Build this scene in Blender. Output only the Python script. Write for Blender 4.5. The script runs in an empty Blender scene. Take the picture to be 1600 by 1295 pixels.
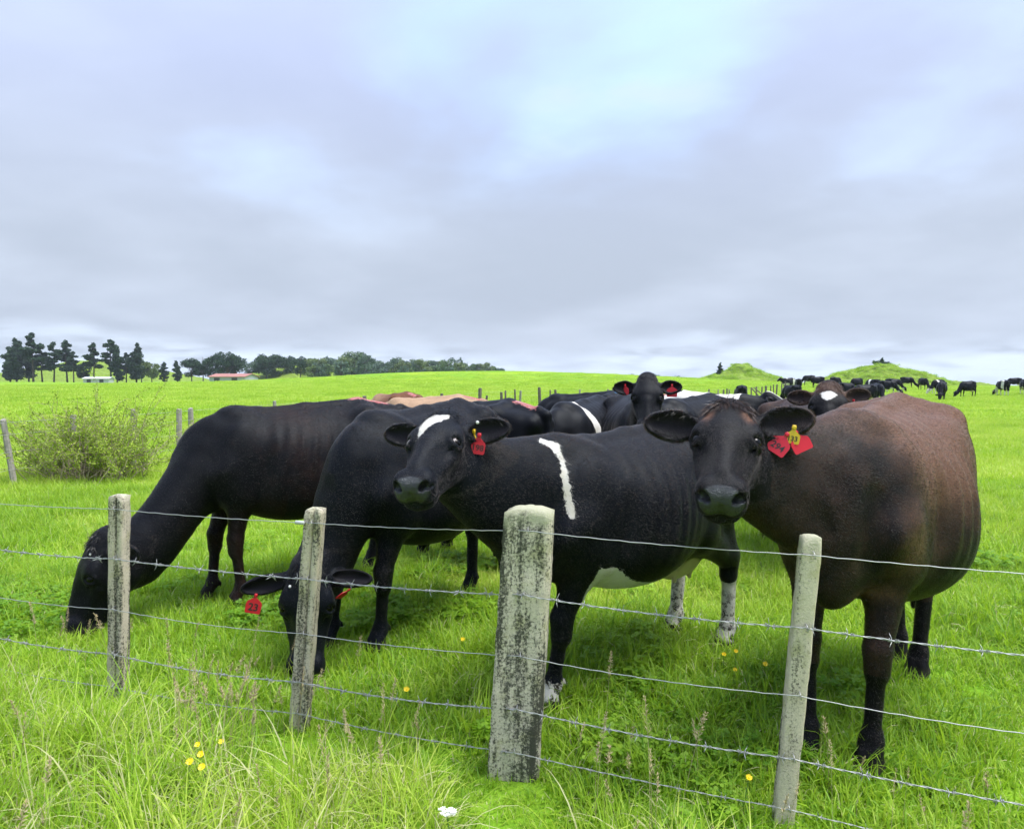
import bpy, bmesh, math, random
import numpy as np
from mathutils import Vector, Matrix

random.seed(7)
RNG = np.random.default_rng(11)
scene = bpy.context.scene
COL = scene.collection
R = math.radians

# ------------------------------------------------------------------ camera
CAM_H = 1.55
FPX = 1150.0                      # focal length in pixels of the 1600 wide photograph
cam_data = bpy.data.cameras.new("camera")
cam_data.sensor_width = 36.0
cam_data.lens = 36.0 * FPX / 1600.0
cam_data.clip_start = 0.05
cam_data.clip_end = 6000.0
cam = bpy.data.objects.new("camera", cam_data)
COL.objects.link(cam)
cam.location = (0, 0, CAM_H)
cam.rotation_euler = (R(90.0 - 2.86), 0, 0)
scene.camera = cam

# ------------------------------------------------------------------ sun, sky, exposure
SUN_EL, SUN_AZ = 68.0, 98.0      # azimuth clockwise from +Y (the way the camera looks)
sun_data = bpy.data.lights.new("sun", "SUN")
sun_data.energy = 1.0
sun_data.angle = R(32.0)
sun_data.color = (1.0, 0.965, 0.90)
sun = bpy.data.objects.new("sun", sun_data)
COL.objects.link(sun)
_sd = Vector((math.cos(R(SUN_EL)) * math.sin(R(SUN_AZ)), math.cos(R(SUN_EL)) * math.cos(R(SUN_AZ)), math.sin(R(SUN_EL))))
sun.rotation_euler = _sd.to_track_quat('Z', 'Y').to_euler()
sun.location = _sd * 60

scene.view_settings.view_transform = 'Standard'
scene.view_settings.look = 'None'
scene.view_settings.exposure = 2.55
scene.view_settings.gamma = 1.0
scene.view_settings.use_curve_mapping = False


cy_ = scene.cycles
cy_.max_bounces = 5
cy_.diffuse_bounces = 2
cy_.glossy_bounces = 2
cy_.transmission_bounces = 3
cy_.transparent_max_bounces = 4
cy_.volume_bounces = 0
cy_.caustics_reflective = False
cy_.caustics_refractive = False
cy_.use_adaptive_sampling = True
cy_.adaptive_threshold = 0.02


class NT:
    """small helper around a node tree"""
    def __init__(self, tree):
        self.t = tree
        self.n = tree.nodes
        self.l = tree.links

    def node(self, kind, **kw):
        nd = self.n.new(kind)
        for k, v in kw.items():
            setattr(nd, k, v)
        return nd

    def set(self, sock, v):
        if isinstance(v, bpy.types.NodeSocket):
            self.l.new(v, sock)
        elif v is not None:
            try:
                sock.default_value = v
            except Exception:
                sock.default_value = (*v, 1.0)

    def math(self, op, a, b=None, c=None, clamp=False):
        nd = self.node('ShaderNodeMath', operation=op, use_clamp=clamp)
        self.set(nd.inputs[0], a)
        if b is not None:
            self.set(nd.inputs[1], b)
        if c is not None:
            self.set(nd.inputs[2], c)
        return nd.outputs[0]

    def mix(self, f, a, b, blend='MIX'):
        nd = self.node('ShaderNodeMix', data_type='RGBA', blend_type=blend)
        self.set(nd.inputs[0], f)
        for s, v in ((nd.inputs[6], a), (nd.inputs[7], b)):
            if isinstance(v, (tuple, list)) and len(v) == 3:
                v = (*v, 1.0)
            self.set(s, v)
        return nd.outputs[2]

    def mixf(self, f, a, b):
        nd = self.node('ShaderNodeMix', data_type='FLOAT')
        self.set(nd.inputs[0], f); self.set(nd.inputs[2], a); self.set(nd.inputs[3], b)
        return nd.outputs[0]

    def ramp(self, f, lo, hi, smooth=True):
        nd = self.node('ShaderNodeMapRange', interpolation_type='SMOOTHSTEP' if smooth else 'LINEAR')
        self.set(nd.inputs['Value'], f)
        self.set(nd.inputs['From Min'], lo)
        self.set(nd.inputs['From Max'], hi)
        return nd.outputs[0]

    def noise(self, vec, scale, detail=3.0, rough=0.55, dist=0.0):
        nd = self.node('ShaderNodeTexNoise')
        self.set(nd.inputs['Vector'], vec)
        nd.inputs['Scale'].default_value = scale
        nd.inputs['Detail'].default_value = detail
        nd.inputs['Roughness'].default_value = rough
        nd.inputs['Distortion'].default_value = dist
        return nd.outputs[0]

    def mapping(self, vec, scale=(1, 1, 1), loc=(0, 0, 0), rot=(0, 0, 0)):
        nd = self.node('ShaderNodeMapping')
        self.set(nd.inputs['Vector'], vec)
        nd.inputs['Scale'].default_value = scale
        nd.inputs['Location'].default_value = loc
        nd.inputs['Rotation'].default_value = rot
        return nd.outputs[0]

    def attr(self, name, kind='GEOMETRY'):
        nd = self.node('ShaderNodeAttribute', attribute_name=name, attribute_type=kind)
        return nd


def new_mat(name):
    m = bpy.data.materials.new(name)
    m.use_nodes = True
    m.node_tree.nodes.clear()
    nt = NT(m.node_tree)
    out = nt.node('ShaderNodeOutputMaterial')
    return m, nt, out


def principled(nt, out, color, rough=0.6, metal=0.0, spec=0.5, bump=None, bstr=0.3, bdist=0.01):
    b = nt.node('ShaderNodeBsdfPrincipled')
    if isinstance(color, (tuple, list)) and len(color) == 3:
        color = (*color, 1.0)
    nt.set(b.inputs['Base Color'], color)
    nt.set(b.inputs['Roughness'], rough)
    nt.set(b.inputs['Metallic'], metal)
    nt.set(b.inputs['Specular IOR Level'], spec)
    if bump is not None:
        bm = nt.node('ShaderNodeBump')
        bm.inputs['Strength'].default_value = bstr
        bm.inputs['Distance'].default_value = bdist
        nt.l.new(bump, bm.inputs['Height'])
        nt.l.new(bm.outputs[0], b.inputs['Normal'])
    nt.l.new(b.outputs[0], out.inputs['Surface'])
    return b


# world: clear sky above one broken cloud layer, all a function of direction
world = bpy.data.worlds.new("World")
scene.world = world
world.use_nodes = True
world.node_tree.nodes.clear()
wn = NT(world.node_tree)
w_out = wn.node('ShaderNodeOutputWorld')
w_bg = wn.node('ShaderNodeBackground')
w_bg.inputs['Strength'].default_value = 0.10
wn.l.new(w_bg.outputs[0], w_out.inputs['Surface'])
w_sky = wn.node('ShaderNodeTexSky', sky_type='NISHITA')
w_sky.sun_disc = False
w_sky.sun_elevation = R(SUN_EL)
w_sky.sun_rotation = R(SUN_AZ)
w_sky.air_density = 1.0
w_sky.dust_density = 1.5
w_sky.ozone_density = 2.0
SKY_OFF = (3.1, 1.7, 0.4)
tc = wn.node('ShaderNodeTexCoord')
sep = wn.node('ShaderNodeSeparateXYZ')
wn.l.new(tc.outputs['Generated'], sep.inputs[0])
zc = wn.math('MAXIMUM', sep.outputs['Z'], 0.0)
den = wn.math('ADD', zc, 0.17)
cx = wn.math('DIVIDE', sep.outputs['X'], den)
cy = wn.math('DIVIDE', sep.outputs['Y'], den)
comb = wn.node('ShaderNodeCombineXYZ')
wn.l.new(cx, comb.inputs[0]); wn.l.new(cy, comb.inputs[1])
pl = comb.outputs[0]
n_big = wn.noise(wn.mapping(pl, loc=SKY_OFF), 0.34, 2.0, 0.5, 0.2)
n_mid = wn.noise(wn.mapping(pl, loc=(0.3, 5.2, 2.0)), 0.95, 5.0, 0.50, 0.3)
n_fine = wn.noise(wn.mapping(pl, loc=(7.3, 2.2, 4.0)), 2.6, 4.0, 0.48, 0.3)
# shade of the cloud deck: grey bellies, paler where it is thin
shade = wn.math('ADD', wn.math('MULTIPLY', n_big, 0.46), wn.math('ADD', wn.math('MULTIPLY', n_mid, 0.38), wn.math('MULTIPLY', n_fine, 0.16)))
shade = wn.ramp(shade, 0.38, 0.64)
cloud = wn.mix(shade, (0.94, 1.08, 1.31), (1.19, 1.35, 1.62))
cloud = wn.mix(wn.math('MULTIPLY', wn.ramp(zc, 0.12, 0.46), 0.8), cloud, wn.mix(shade, (0.84, 0.98, 1.46), (1.04, 1.21, 1.70)))
# far away, low over the horizon, the deck opens into a pale strip
low = wn.ramp(wn.math('ADD', sep.outputs['Z'], wn.math('MULTIPLY', wn.math('SUBTRACT', n_mid, 0.5), 0.16)), 0.070, 0.0)
low = wn.math('MULTIPLY', low, wn.ramp(n_fine, 0.25, 0.60))
cloud = wn.mix(wn.math('MULTIPLY', low, 0.85), cloud, (1.75, 2.02, 2.40))
# overcast is brighter overhead; raised above the view as added fill under the cows
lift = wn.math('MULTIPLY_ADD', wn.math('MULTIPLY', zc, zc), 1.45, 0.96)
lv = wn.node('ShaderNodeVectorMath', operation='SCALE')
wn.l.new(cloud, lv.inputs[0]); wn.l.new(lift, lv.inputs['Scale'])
# gaps where the blue shows through, one wide thin place ahead
gd = wn.node('ShaderNodeVectorMath', operation='DOT_PRODUCT')
wn.l.new(tc.outputs['Generated'], gd.inputs[0]); gd.inputs[1].default_value = (0.05, 0.895, 0.443)
ahead = wn.ramp(gd.outputs['Value'], 0.945, 1.0)
gap = wn.math('ADD', wn.math('MULTIPLY', n_mid, 0.74), wn.math('MULTIPLY', n_fine, 0.26))
gap = wn.math('ADD', gap, wn.math('MULTIPLY_ADD', ahead, 0.26, -0.06))
gap = wn.math('MULTIPLY', wn.math('MULTIPLY', wn.ramp(gap, 0.44, 0.80), 0.85), wn.ramp(zc, 0.14, 0.36))
blue = wn.mix(0.5, w_sky.outputs[0], (0.86, 1.30, 2.25))
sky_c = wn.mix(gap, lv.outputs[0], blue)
wisp = wn.math('MULTIPLY', wn.math('MULTIPLY', wn.ramp(n_fine, 0.46, 0.66), wn.ramp(gap, 0.05, 0.5)), 0.50)
sky_c = wn.mix(wisp, sky_c, (1.30, 1.46, 1.74))
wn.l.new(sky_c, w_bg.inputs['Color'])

# ------------------------------------------------------------------ object helpers
def link(o, parent=None):
    COL.objects.link(o)
    if parent is not None:
        o.parent = parent
    return o


def tag(o, label=None, cat=None, group=None, kind=None):
    if label: o['label'] = label
    if cat: o['category'] = cat
    if group: o['group'] = group
    if kind: o['kind'] = kind
    return o


def mesh_from(name, verts, faces, smooth=False):
    me = bpy.data.meshes.new(name)
    verts = np.asarray(verts, dtype=np.float32)
    if isinstance(faces, np.ndarray):
        nv = faces.shape[1]; nf = faces.shape[0]
        me.vertices.add(len(verts))
        me.vertices.foreach_set('co', verts.ravel())
        me.loops.add(nf * nv)
        me.loops.foreach_set('vertex_index', faces.astype(np.int32).ravel())
        me.polygons.add(nf)
        me.polygons.foreach_set('loop_start', np.arange(0, nf * nv, nv, dtype=np.int32))
        me.update(calc_edges=True)
    else:
        me.from_pydata([tuple(v) for v in verts], [], faces)
        me.update()
    if smooth:
        me.polygons.foreach_set('use_smooth', np.ones(len(me.polygons), dtype=bool))
    return me


def obj(name, me, mat=None, parent=None):
    o = bpy.data.objects.new(name, me)
    if mat is not None:
        if len(me.materials) == 0:
            me.materials.append(mat)
    return link(o, parent)


def empty(name, loc=(0, 0, 0), rz=0.0):
    o = bpy.data.objects.new(name, None)
    o.location = loc
    o.rotation_euler = (0, 0, rz)
    o.empty_display_size = 0.1
    return link(o)


class MB:
    """collects verts and faces for one mesh"""
    def __init__(self):
        self.v = []; self.f = []

    def add(self, v, f):
        b = len(self.v)
        self.v += [tuple(p) for p in v]
        self.f += [tuple(i + b for i in q) for q in f]

    def tube(self, pts, rad, n=6, caps=True):
        pts = [Vector(p) for p in pts]
        if not hasattr(rad, '__len__'):
            rad = [rad] * len(pts)
        b = len(self.v)
        up = Vector((0.13, 0.31, 0.94))
        for i, p in enumerate(pts):
            t = (pts[min(i + 1, len(pts) - 1)] - pts[max(i - 1, 0)])
            t = t.normalized() if t.length > 1e-9 else Vector((0, 0, 1))
            a = t.cross(up)
            if a.length < 1e-3:
                a = t.cross(Vector((1, 0, 0)))
            a.normalize(); c = t.cross(a)
            for k in range(n):
                an = 2 * math.pi * k / n
                self.v.append(tuple(p + (a * math.cos(an) + c * math.sin(an)) * rad[i]))
        for i in range(len(pts) - 1):
            for k in range(n):
                k2 = (k + 1) % n
                self.f.append((b + i * n + k, b + i * n + k2, b + (i + 1) * n + k2, b + (i + 1) * n + k))
        if caps:
            self.f.append(tuple(b + k for k in range(n))[::-1])
            e = b + (len(pts) - 1) * n
            self.f.append(tuple(e + k for k in range(n)))

    def box(self, c, s, rz=0.0):
        cx, cy, cz = c; x, y, z = (q / 2 for q in s)
        ca, sa = math.cos(rz), math.sin(rz)
        v = []
        for dz in (-z, z):
            for dx, dy in ((-x, -y), (x, -y), (x, y), (-x, y)):
                v.append((cx + dx * ca - dy * sa, cy + dx * sa + dy * ca, cz + dz))
        self.add(v, [(3, 2, 1, 0), (4, 5, 6, 7), (0, 1, 5, 4), (1, 2, 6, 5), (2, 3, 7, 6), (3, 0, 4, 7)])

    def build(self, name, mat, parent=None, smooth=False):
        return obj(name, mesh_from(name, self.v, self.f, smooth), mat, parent)


def px(x, y, d):
    """the point that the photograph shows at pixel x, y, if it is d metres away"""
    return Vector(((x - 800.0) / FPX * d, d, CAM_H - (y - 590.0) / FPX * d))


def simple_mat(name, color, rough=0.5, metal=0.0, spec=0.5, var=0.15, scale=30.0, bstr=0.15, bdist=0.004):
    m, nt, out = new_mat(name)
    P = nt.node('ShaderNodeTexCoord').outputs['Object']
    n = nt.noise(P, scale, 4.0, 0.6)
    col = nt.mix(n, tuple(c * (1 - var) for c in color), tuple(min(1, c * (1 + var)) for c in color))
    principled(nt, out, col, rough, metal, spec, n, bstr, bdist)
    return m


# ------------------------------------------------------------------ animals: signed distance fields turned into one skin
def _n(v):
    v = np.asarray(v, dtype=np.float64)
    return v / (np.linalg.norm(v) + 1e-12)


class Field:
    def __init__(self):
        self.p = []

    def add(self, fn, lo, hi, k, sub=False):
        self.p.append((fn, np.asarray(lo), np.asarray(hi), k, sub))

    def cone(self, a, b, r1, r2, k=0.05, sub=False):
        a = np.asarray(a, float); b = np.asarray(b, float)
        ba = b - a; L2 = float(ba @ ba) + 1e-12
        def fn(P):
            t = np.clip(((P - a) @ ba) / L2, 0, 1)
            return np.linalg.norm(P - a - t[:, None] * ba, axis=1) - (r1 + (r2 - r1) * t)
        self.add(fn, np.minimum(a - r1, b - r2), np.maximum(a + r1, b + r2), k, sub)

    def ball(self, c, r, k=0.05, sub=False):
        self.cone(c, np.asarray(c, float) + (0, 0, 1e-5), r, r, k, sub)

    def ell(self, c, M, rad, k=0.05, sub=False):
        """M: rows are the axes of the ellipsoid"""
        c = np.asarray(c, float); M = np.asarray(M, float); rad = np.asarray(rad, float)
        def fn(P):
            q = (P - c) @ M.T
            k0 = np.linalg.norm(q / rad, axis=1)
            k1 = np.linalg.norm(q / (rad * rad), axis=1) + 1e-9
            return k0 * (k0 - 1.0) / k1
        ext = np.sqrt(((M * rad[:, None]) ** 2).sum(0))
        self.add(fn, c - ext, c + ext, k, sub)

    CELL = 0.10

    def __call__(self, P):
        """points are binned into cells first, so that every shape looks only at the cells it can reach"""
        d = np.full(len(P), 9.0)
        if len(P) == 0:
            return d
        lo0 = P.min(0)
        ci = ((P - lo0) / self.CELL).astype(np.int32)
        n = ci.max(0) + 1
        cid = (ci[:, 0] * n[1] + ci[:, 1]) * n[2] + ci[:, 2]
        order = np.argsort(cid, kind='stable')
        Q = P[order]; cs = cid[order]
        st = np.concatenate([[0], np.nonzero(np.diff(cs))[0] + 1, [len(cs)]])
        uc = cs[st[:-1]]
        cl = lo0 + np.stack([uc // (n[1] * n[2]), (uc // n[2]) % n[1], uc % n[2]], 1) * self.CELL
        ch = cl + self.CELL
        sizes = np.diff(st)
        for fn, lo, hi, k, sub in self.p:
            m = max(k + 0.03, 0.10) if not sub else k + 0.01
            hit = np.all((ch > lo - m) & (cl < hi + m), axis=1)
            if not hit.any():
                continue
            r = np.nonzero(hit)[0]
            # consecutive runs of cells become slices
            br = np.nonzero(np.diff(r) > 1)[0]
            s0 = np.concatenate([[r[0]], r[br + 1]]); s1 = np.concatenate([r[br], [r[-1]]])
            idx = np.concatenate([np.arange(st[x], st[y + 1]) for x, y in zip(s0, s1)])
            e = fn(Q[idx]); a = d[idx]
            if sub:
                e = -e
                h = np.maximum(k - np.abs(a - e), 0) / k
                d[idx] = np.maximum(a, e) + h * h * k * 0.25
            else:
                h = np.maximum(k - np.abs(a - e), 0) / k
                d[idx] = np.minimum(a, e) - h * h * k * 0.25
        out = np.empty_like(d)
        out[order] = d
        return out

    def grad(self, P, d0=None, e=0.0012):
        g = np.empty_like(P)
        if d0 is None:
            d0 = self(P)
        for i in range(3):
            o = np.zeros(3); o[i] = e
            g[:, i] = (self(P + o) - d0) / e
        return g


def surface_nets(F, lo, hi, h):
    """quads on the zero level of the field: coarse pass first, fine samples only near the skin"""
    C = 4
    n = np.ceil((hi - lo) / (h * C)).astype(int) + 1
    ax = [lo[i] + np.arange(n[i]) * h * C for i in range(3)]
    G = np.stack(np.meshgrid(*ax, indexing='ij'), -1)
    dc = F(G.reshape(-1, 3)).reshape(n)
    near = np.abs(dc) < h * C * 1.9
    N = (n - 1) * C + 1
    # a fine node is evaluated when any coarse node around it is near
    cell = np.zeros(n - 1, bool)
    for a in (0, 1):
        for b in (0, 1):
            for c in (0, 1):
                cell |= near[a:n[0] - 1 + a, b:n[1] - 1 + b, c:n[2] - 1 + c]
    V = np.repeat(np.repeat(np.repeat(dc, C, 0), C, 1), C, 2)[:N[0], :N[1], :N[2]].astype(np.float32)
    act = np.zeros(N, bool)
    ce = np.repeat(np.repeat(np.repeat(cell, C, 0), C, 1), C, 2)
    act[:-1, :-1, :-1] |= ce
    act[1:, 1:, 1:] |= ce
    act[1:, :-1, :-1] |= ce; act[:-1, 1:, :-1] |= ce; act[:-1, :-1, 1:] |= ce
    act[1:, 1:, :-1] |= ce; act[1:, :-1, 1:] |= ce; act[:-1, 1:, 1:] |= ce
    idx = np.argwhere(act)
    V[act] = F(lo + idx * h)
    S = V < 0
    cnt = np.zeros(N - 1, np.int8)
    for a in (0, 1):
        for b in (0, 1):
            for c in (0, 1):
                cnt += S[a:N[0] - 1 + a, b:N[1] - 1 + b, c:N[2] - 1 + c]
    mixed = (cnt > 0) & (cnt < 8)
    cells = np.argwhere(mixed)
    vid = np.full(N - 1, -1, np.int64)
    vid[mixed] = np.arange(len(cells))
    corner = {}
    for a in (0, 1):
        for b in (0, 1):
            for c in (0, 1):
                corner[(a, b, c)] = V[cells[:, 0] + a, cells[:, 1] + b, cells[:, 2] + c].astype(np.float64)
    acc = np.zeros((len(cells), 3)); num = np.zeros(len(cells))
    ks = list(corner)
    for i in range(8):
        for j in range(i + 1, 8):
            A, B = ks[i], ks[j]
            if sum(abs(A[q] - B[q]) for q in range(3)) != 1:
                continue
            va, vb = corner[A], corner[B]
            s = (va < 0) != (vb < 0)
            t = np.where(s, va / np.where(np.abs(va - vb) < 1e-12, 1e-12, va - vb), 0)
            for q in range(3):
                acc[:, q] += np.where(s, A[q] + t * (B[q] - A[q]), 0)
            num += s
    verts = lo + (cells + acc / num[:, None]) * h
    faces = []
    for q in range(3):
        r1, r2 = (q + 1) % 3, (q + 2) % 3
        sl0 = [slice(None)] * 3; sl1 = [slice(None)] * 3
        sl0[q] = slice(0, N[q] - 1); sl1[q] = slice(1, N[q])
        a = S[tuple(sl0)]; b = S[tuple(sl1)]
        e = np.argwhere(a != b)
        e = e[(e[:, r1] > 0) & (e[:, r2] > 0) & (e[:, r1] < N[r1] - 1) & (e[:, r2] < N[r2] - 1)]
        flip = a[e[:, 0], e[:, 1], e[:, 2]]
        def c(o1, o2):
            f = e.copy(); f[:, r1] -= o1; f[:, r2] -= o2
            return vid[f[:, 0], f[:, 1], f[:, 2]]
        quad = np.stack([c(1, 1), c(0, 1), c(0, 0), c(1, 0)], 1)
        quad[~flip] = quad[~flip][:, ::-1]
        faces.append(quad)
    return verts, np.concatenate(faces)


def project(F, P, it=2, lim=0.01):
    for _ in range(it):
        d = F(P); g = F.grad(P, d)
        L = (g * g).sum(1) + 1e-6
        st = -(d / L)[:, None] * g
        ln = np.linalg.norm(st, axis=1, keepdims=True)
        P = P + st * np.minimum(1, lim / (ln + 1e-9))
    return P


def spline(xs, ys):
    xs = np.asarray(xs, float); ys = np.asarray(ys, float)
    m = np.gradient(ys, xs)
    def f(x):
        x = np.clip(x, xs[0], xs[-1])
        i = np.clip(np.searchsorted(xs, x) - 1, 0, len(xs) - 2)
        h = xs[i + 1] - xs[i]; t = (x - xs[i]) / h
        return ((2 * t**3 - 3 * t**2 + 1) * ys[i] + (t**3 - 2 * t**2 + t) * h * m[i]
                + (-2 * t**3 + 3 * t**2) * ys[i + 1] + (t**3 - t**2) * h * m[i + 1])
    return f


#            x      top    bottom  half width
TORSO = [(-0.84, 1.150, 1.040, 0.040),
         (-0.80, 1.225, 0.985, 0.095),
         (-0.70, 1.290, 0.860, 0.165),
         (-0.55, 1.330, 0.730, 0.225),
         (-0.42, 1.340, 0.640, 0.285),
         (-0.25, 1.325, 0.570, 0.330),
         (-0.05, 1.305, 0.525, 0.355),
         (0.12, 1.290, 0.540, 0.330),
         (0.28, 1.285, 0.595, 0.268),
         (0.42, 1.280, 0.640, 0.205),
         (0.54, 1.230, 0.680, 0.155),
         (0.63, 1.130, 0.740, 0.105),
         (0.68, 1.020, 0.800, 0.050)]


class Cow:
    """pose: world place and heading of the body, the four hooves, poll and face; built in the cow's own frame"""
    def __init__(self, loc, heading, poll, face, pitch, roll=0.0, hooves=None, sx=1.0, sy=1.0, sz=1.0, hs=1.0,
                 ears=None, neck_w=1.0, tail=True, udder=True, rib=1.0, belly=1.0, throat=0.0, flank=0.0):
        self.loc = np.array([loc[0], loc[1], loc[2] if len(loc) > 2 else 0.0])
        f = _n([heading[0], heading[1], 0])
        self.f = f
        self.rz = math.atan2(f[1], f[0])
        self.M = np.array([f, [-f[1], f[0], 0], [0, 0, 1]])      # rows: local axes in the world
        self.s = np.array([sx, sy, sz])
        self.hs = hs
        F = self.F = Field()
        S = lambda p: np.asarray(p, float) * self.s
        W2L = lambda p: self.M @ (np.asarray(p, float) - self.loc)
        self.W2L = W2L
        av = (sx + sy + sz) / 3.0
        # ---- torso
        T = np.array(TORSO)
        top, bot, hw = spline(T[:, 0], T[:, 1]), spline(T[:, 0], T[:, 2]), spline(T[:, 0], T[:, 3])
        self.top = top
        s3 = self.s
        def torso(P):
            q = P / s3
            x = q[:, 0]
            tz, bz, w = top(x), bot(x), hw(x) * belly ** np.clip(1 - np.abs(x + 0.05) / 0.5, 0, 1)
            c = (tz + bz) / 2; b = (tz - bz) / 2
            u = np.clip((q[:, 2] - c) / b, -1.3, 1.3)
            w = w * (1 - 0.13 * u - 0.15 * np.clip(u, 0, 1) ** 3)
            ay, az = np.abs(q[:, 1]) / w, np.abs(q[:, 2] - c) / b
            r = (ay ** 2.35 + az ** 2.35 + 1e-12) ** (1 / 2.35)
            d = (r - 1) * np.minimum(w, b) * 0.9
            ex = np.maximum(np.maximum(T[0, 0] - x, x - T[-1, 0]), 0)
            # relief of ribs and the hollow in front of the hip
            side = np.exp(-((q[:, 2] - 0.98) / 0.20) ** 2) * np.clip(1 - np.abs((x + 0.02) / 0.34) ** 3, 0, 1)
            ribs = np.sin((x + 0.22 * (q[:, 2] - 1.0)) / 0.078 * 2 * math.pi)
            d = d - 0.0022 * rib * side * ribs
            hol = np.exp(-((x + 0.30) / 0.085) ** 2 - ((q[:, 2] - 1.185) / 0.085) ** 2)
            d = d + 0.016 * hol * (np.abs(q[:, 1]) > 0.05)
            return np.where(ex > 0, np.sqrt(np.maximum(d, 0) ** 2 + ex ** 2) + np.minimum(d, 0) * 0, d)
        F.add(torso, S((-0.86, -0.40 * max(1, belly), 0.50)), S((0.72, 0.40 * max(1, belly), 1.37)), 0.03)
        # ---- spine, hooks, pins, shoulders, rump, brisket
        for x0, x1 in ((-0.74, -0.45), (-0.45, -0.1), (-0.1, 0.2), (0.2, 0.38)):
            F.cone(S((x0, 0, float(top(x0)) - 0.020)), S((x1, 0, float(top(x1)) - 0.020)), 0.032 * av, 0.032 * av, 0.06)
        I = np.eye(3)
        def tilt(a):      # tilt in the x-z plane
            return np.array([[math.cos(a), 0, math.sin(a)], [0, 1, 0], [-math.sin(a), 0, math.cos(a)]])
        for sgn in (1, -1):
            F.cone(S((-0.42, sgn * 0.218, 1.252)), S((-0.47, sgn * 0.10, 1.290)), 0.036 * av, 0.036 * av, 0.08)
            F.cone(S((-0.43, sgn * 0.20, 1.235)), S((-0.30, sgn * 0.19, 1.14)), 0.05 * av, 0.06 * av, 0.10)
            F.cone(S((-0.47, sgn * 0.20, 1.235)), S((-0.74, sgn * 0.10, 1.185)), 0.045 * av, 0.045 * av, 0.09)
            F.ball(S((-0.78, sgn * 0.085, 1.175)), 0.045 * av, 0.06)
            F.ell(S((-0.60, sgn * 0.145, 0.96)), tilt(0.15), np.array([0.165, 0.095, 0.25]) * av, 0.08)
            F.ell(S((0.36, sgn * 0.165, 0.97)), tilt(0.25), np.array([0.105, 0.070, 0.23]) * av, 0.09)
            F.cone(S((0.26, sgn * 0.085, 1.225)), S((0.34, sgn * 0.05, 1.250)), 0.045 * av, 0.04 * av, 0.08)
            F.cone(S((0.50, sgn * 0.145, 0.88)), S((0.33, sgn * 0.155, 0.78)), 0.070 * av, 0.080 * av, 0.07)
        for sgn in (1, -1):
            F.cone(S((0.285, sgn * 0.145, 1.16)), S((0.42, sgn * 0.218, 0.92)), 0.024 * av, 0.028 * av, 0.05)        # ridge of the shoulder blade
            F.ball(S((0.485, sgn * 0.172, 0.885)), 0.046 * av, 0.06)                                              # point of the shoulder
            F.cone(S((0.35, sgn * 0.195, 0.86)), S((0.28, sgn * 0.195, 0.72)), 0.055 * av, 0.050 * av, 0.03)        # arm and elbow
            F.ell(S((0.212, sgn * 0.352, 0.92)), tilt(0.18), np.array([0.030, 0.065, 0.22]) * av, 0.06, True)         # groove behind the shoulder
            F.cone(S((0.575, sgn * 0.175, 1.02)), S((0.60, sgn * 0.155, 0.80)), 0.03 * av, 0.03 * av, 0.08, True)    # groove in front of it
        F.cone(S((0.64, 0, 0.86)), S((0.58, 0, 0.66)), 0.030 * av, 0.030 * av, 0.05)
        F.ell(S((0.55, 0, 0.715)), tilt(0.35), np.array([0.12, 0.075, 0.095]) * av, 0.07)
        if flank:
            for sgn in (1, -1):
                F.ell(S((-0.27, sgn * 0.225, 1.09)), I, np.array([0.20, 0.105, 0.17]) * flank, 0.09)
        # ---- legs
        hv = hooves or {}
        base = {'fl': (0.42, 0.145), 'fr': (0.42, -0.145), 'hl': (-0.66, 0.14), 'hr': (-0.66, -0.14)}
        self.hoof = {}
        for kx, (bx, by) in base.items():
            sgn = 1 if by > 0 else -1
            if kx in hv:
                w = W2L((hv[kx][0], hv[kx][1], self.loc[2])); x, y = w[0], w[1]
                z0 = hv[kx][2] if len(hv[kx]) > 2 else 0.0
            else:
                x, y, z0 = bx * sx, by * sy, 0.0
            self.hoof[kx] = (x, y)
            if kx[0] == 'f':
                el = S((0.33, sgn * 0.145, 0.76))
                fet = np.array([x - 0.025, y, 0.135 + z0])
                kn = el + (fet - el) * 0.56 + np.array([0.035, 0, 0])
                F.cone(S((0.40, sgn * 0.150, 0.92)), el, 0.10 * av, 0.088 * av, 0.07)
                F.cone(el, kn + (0, 0, 0.05), 0.082 * av, 0.049, 0.06)
                F.cone(kn + (0.002, 0, 0.045), kn + (0.004, 0, -0.035), 0.053, 0.046, 0.025)
                F.cone(kn, fet, 0.035, 0.032, 0.03)
            else:
                st = S((-0.43, sgn * 0.18, 0.76))
                fet = np.array([x - 0.025, y, 0.135 + z0])
                hk = np.array([x - 0.085, y, 0.50 * sz + z0]) * 0.72 + S((-0.70, sgn * 0.14, 0.50)) * 0.28
                F.cone(S((-0.50, sgn * 0.145, 1.0)), st, 0.13 * av, 0.108 * av, 0.09)
                F.cone(S((-0.66, sgn * 0.125, 0.92)), hk + (0.02, 0, 0.08), 0.105 * av, 0.055, 0.09)
                F.cone(st, hk + (0.03, 0, 0.04), 0.100 * av, 0.052, 0.08)
                F.cone(hk + (-0.030, 0, 0.055), hk + (0.01, 0, -0.05), 0.036, 0.047, 0.04)
                F.cone(hk, fet, 0.040, 0.034, 0.03)
                F.cone(hk + (-0.02, 0, -0.02), fet + (-0.022, 0, 0.02), 0.022, 0.018, 0.025)
            F.ball(fet, 0.044, 0.02)
            for c in (1, -1):
                F.cone(fet + (-0.045, c * 0.02, -0.008), fet + (-0.05, c * 0.022, -0.022), 0.012, 0.009, 0.012)
                F.cone(fet + (0.008, c * 0.012, -0.02), (x + 0.022, y + c * 0.021, 0.062 + z0), 0.036, 0.032, 0.012)
                F.cone((x + 0.010, y + c * 0.025, 0.046 + z0), (x + 0.040, y + c * 0.022, 0.020 + z0), 0.036, 0.026, 0.012)
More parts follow.
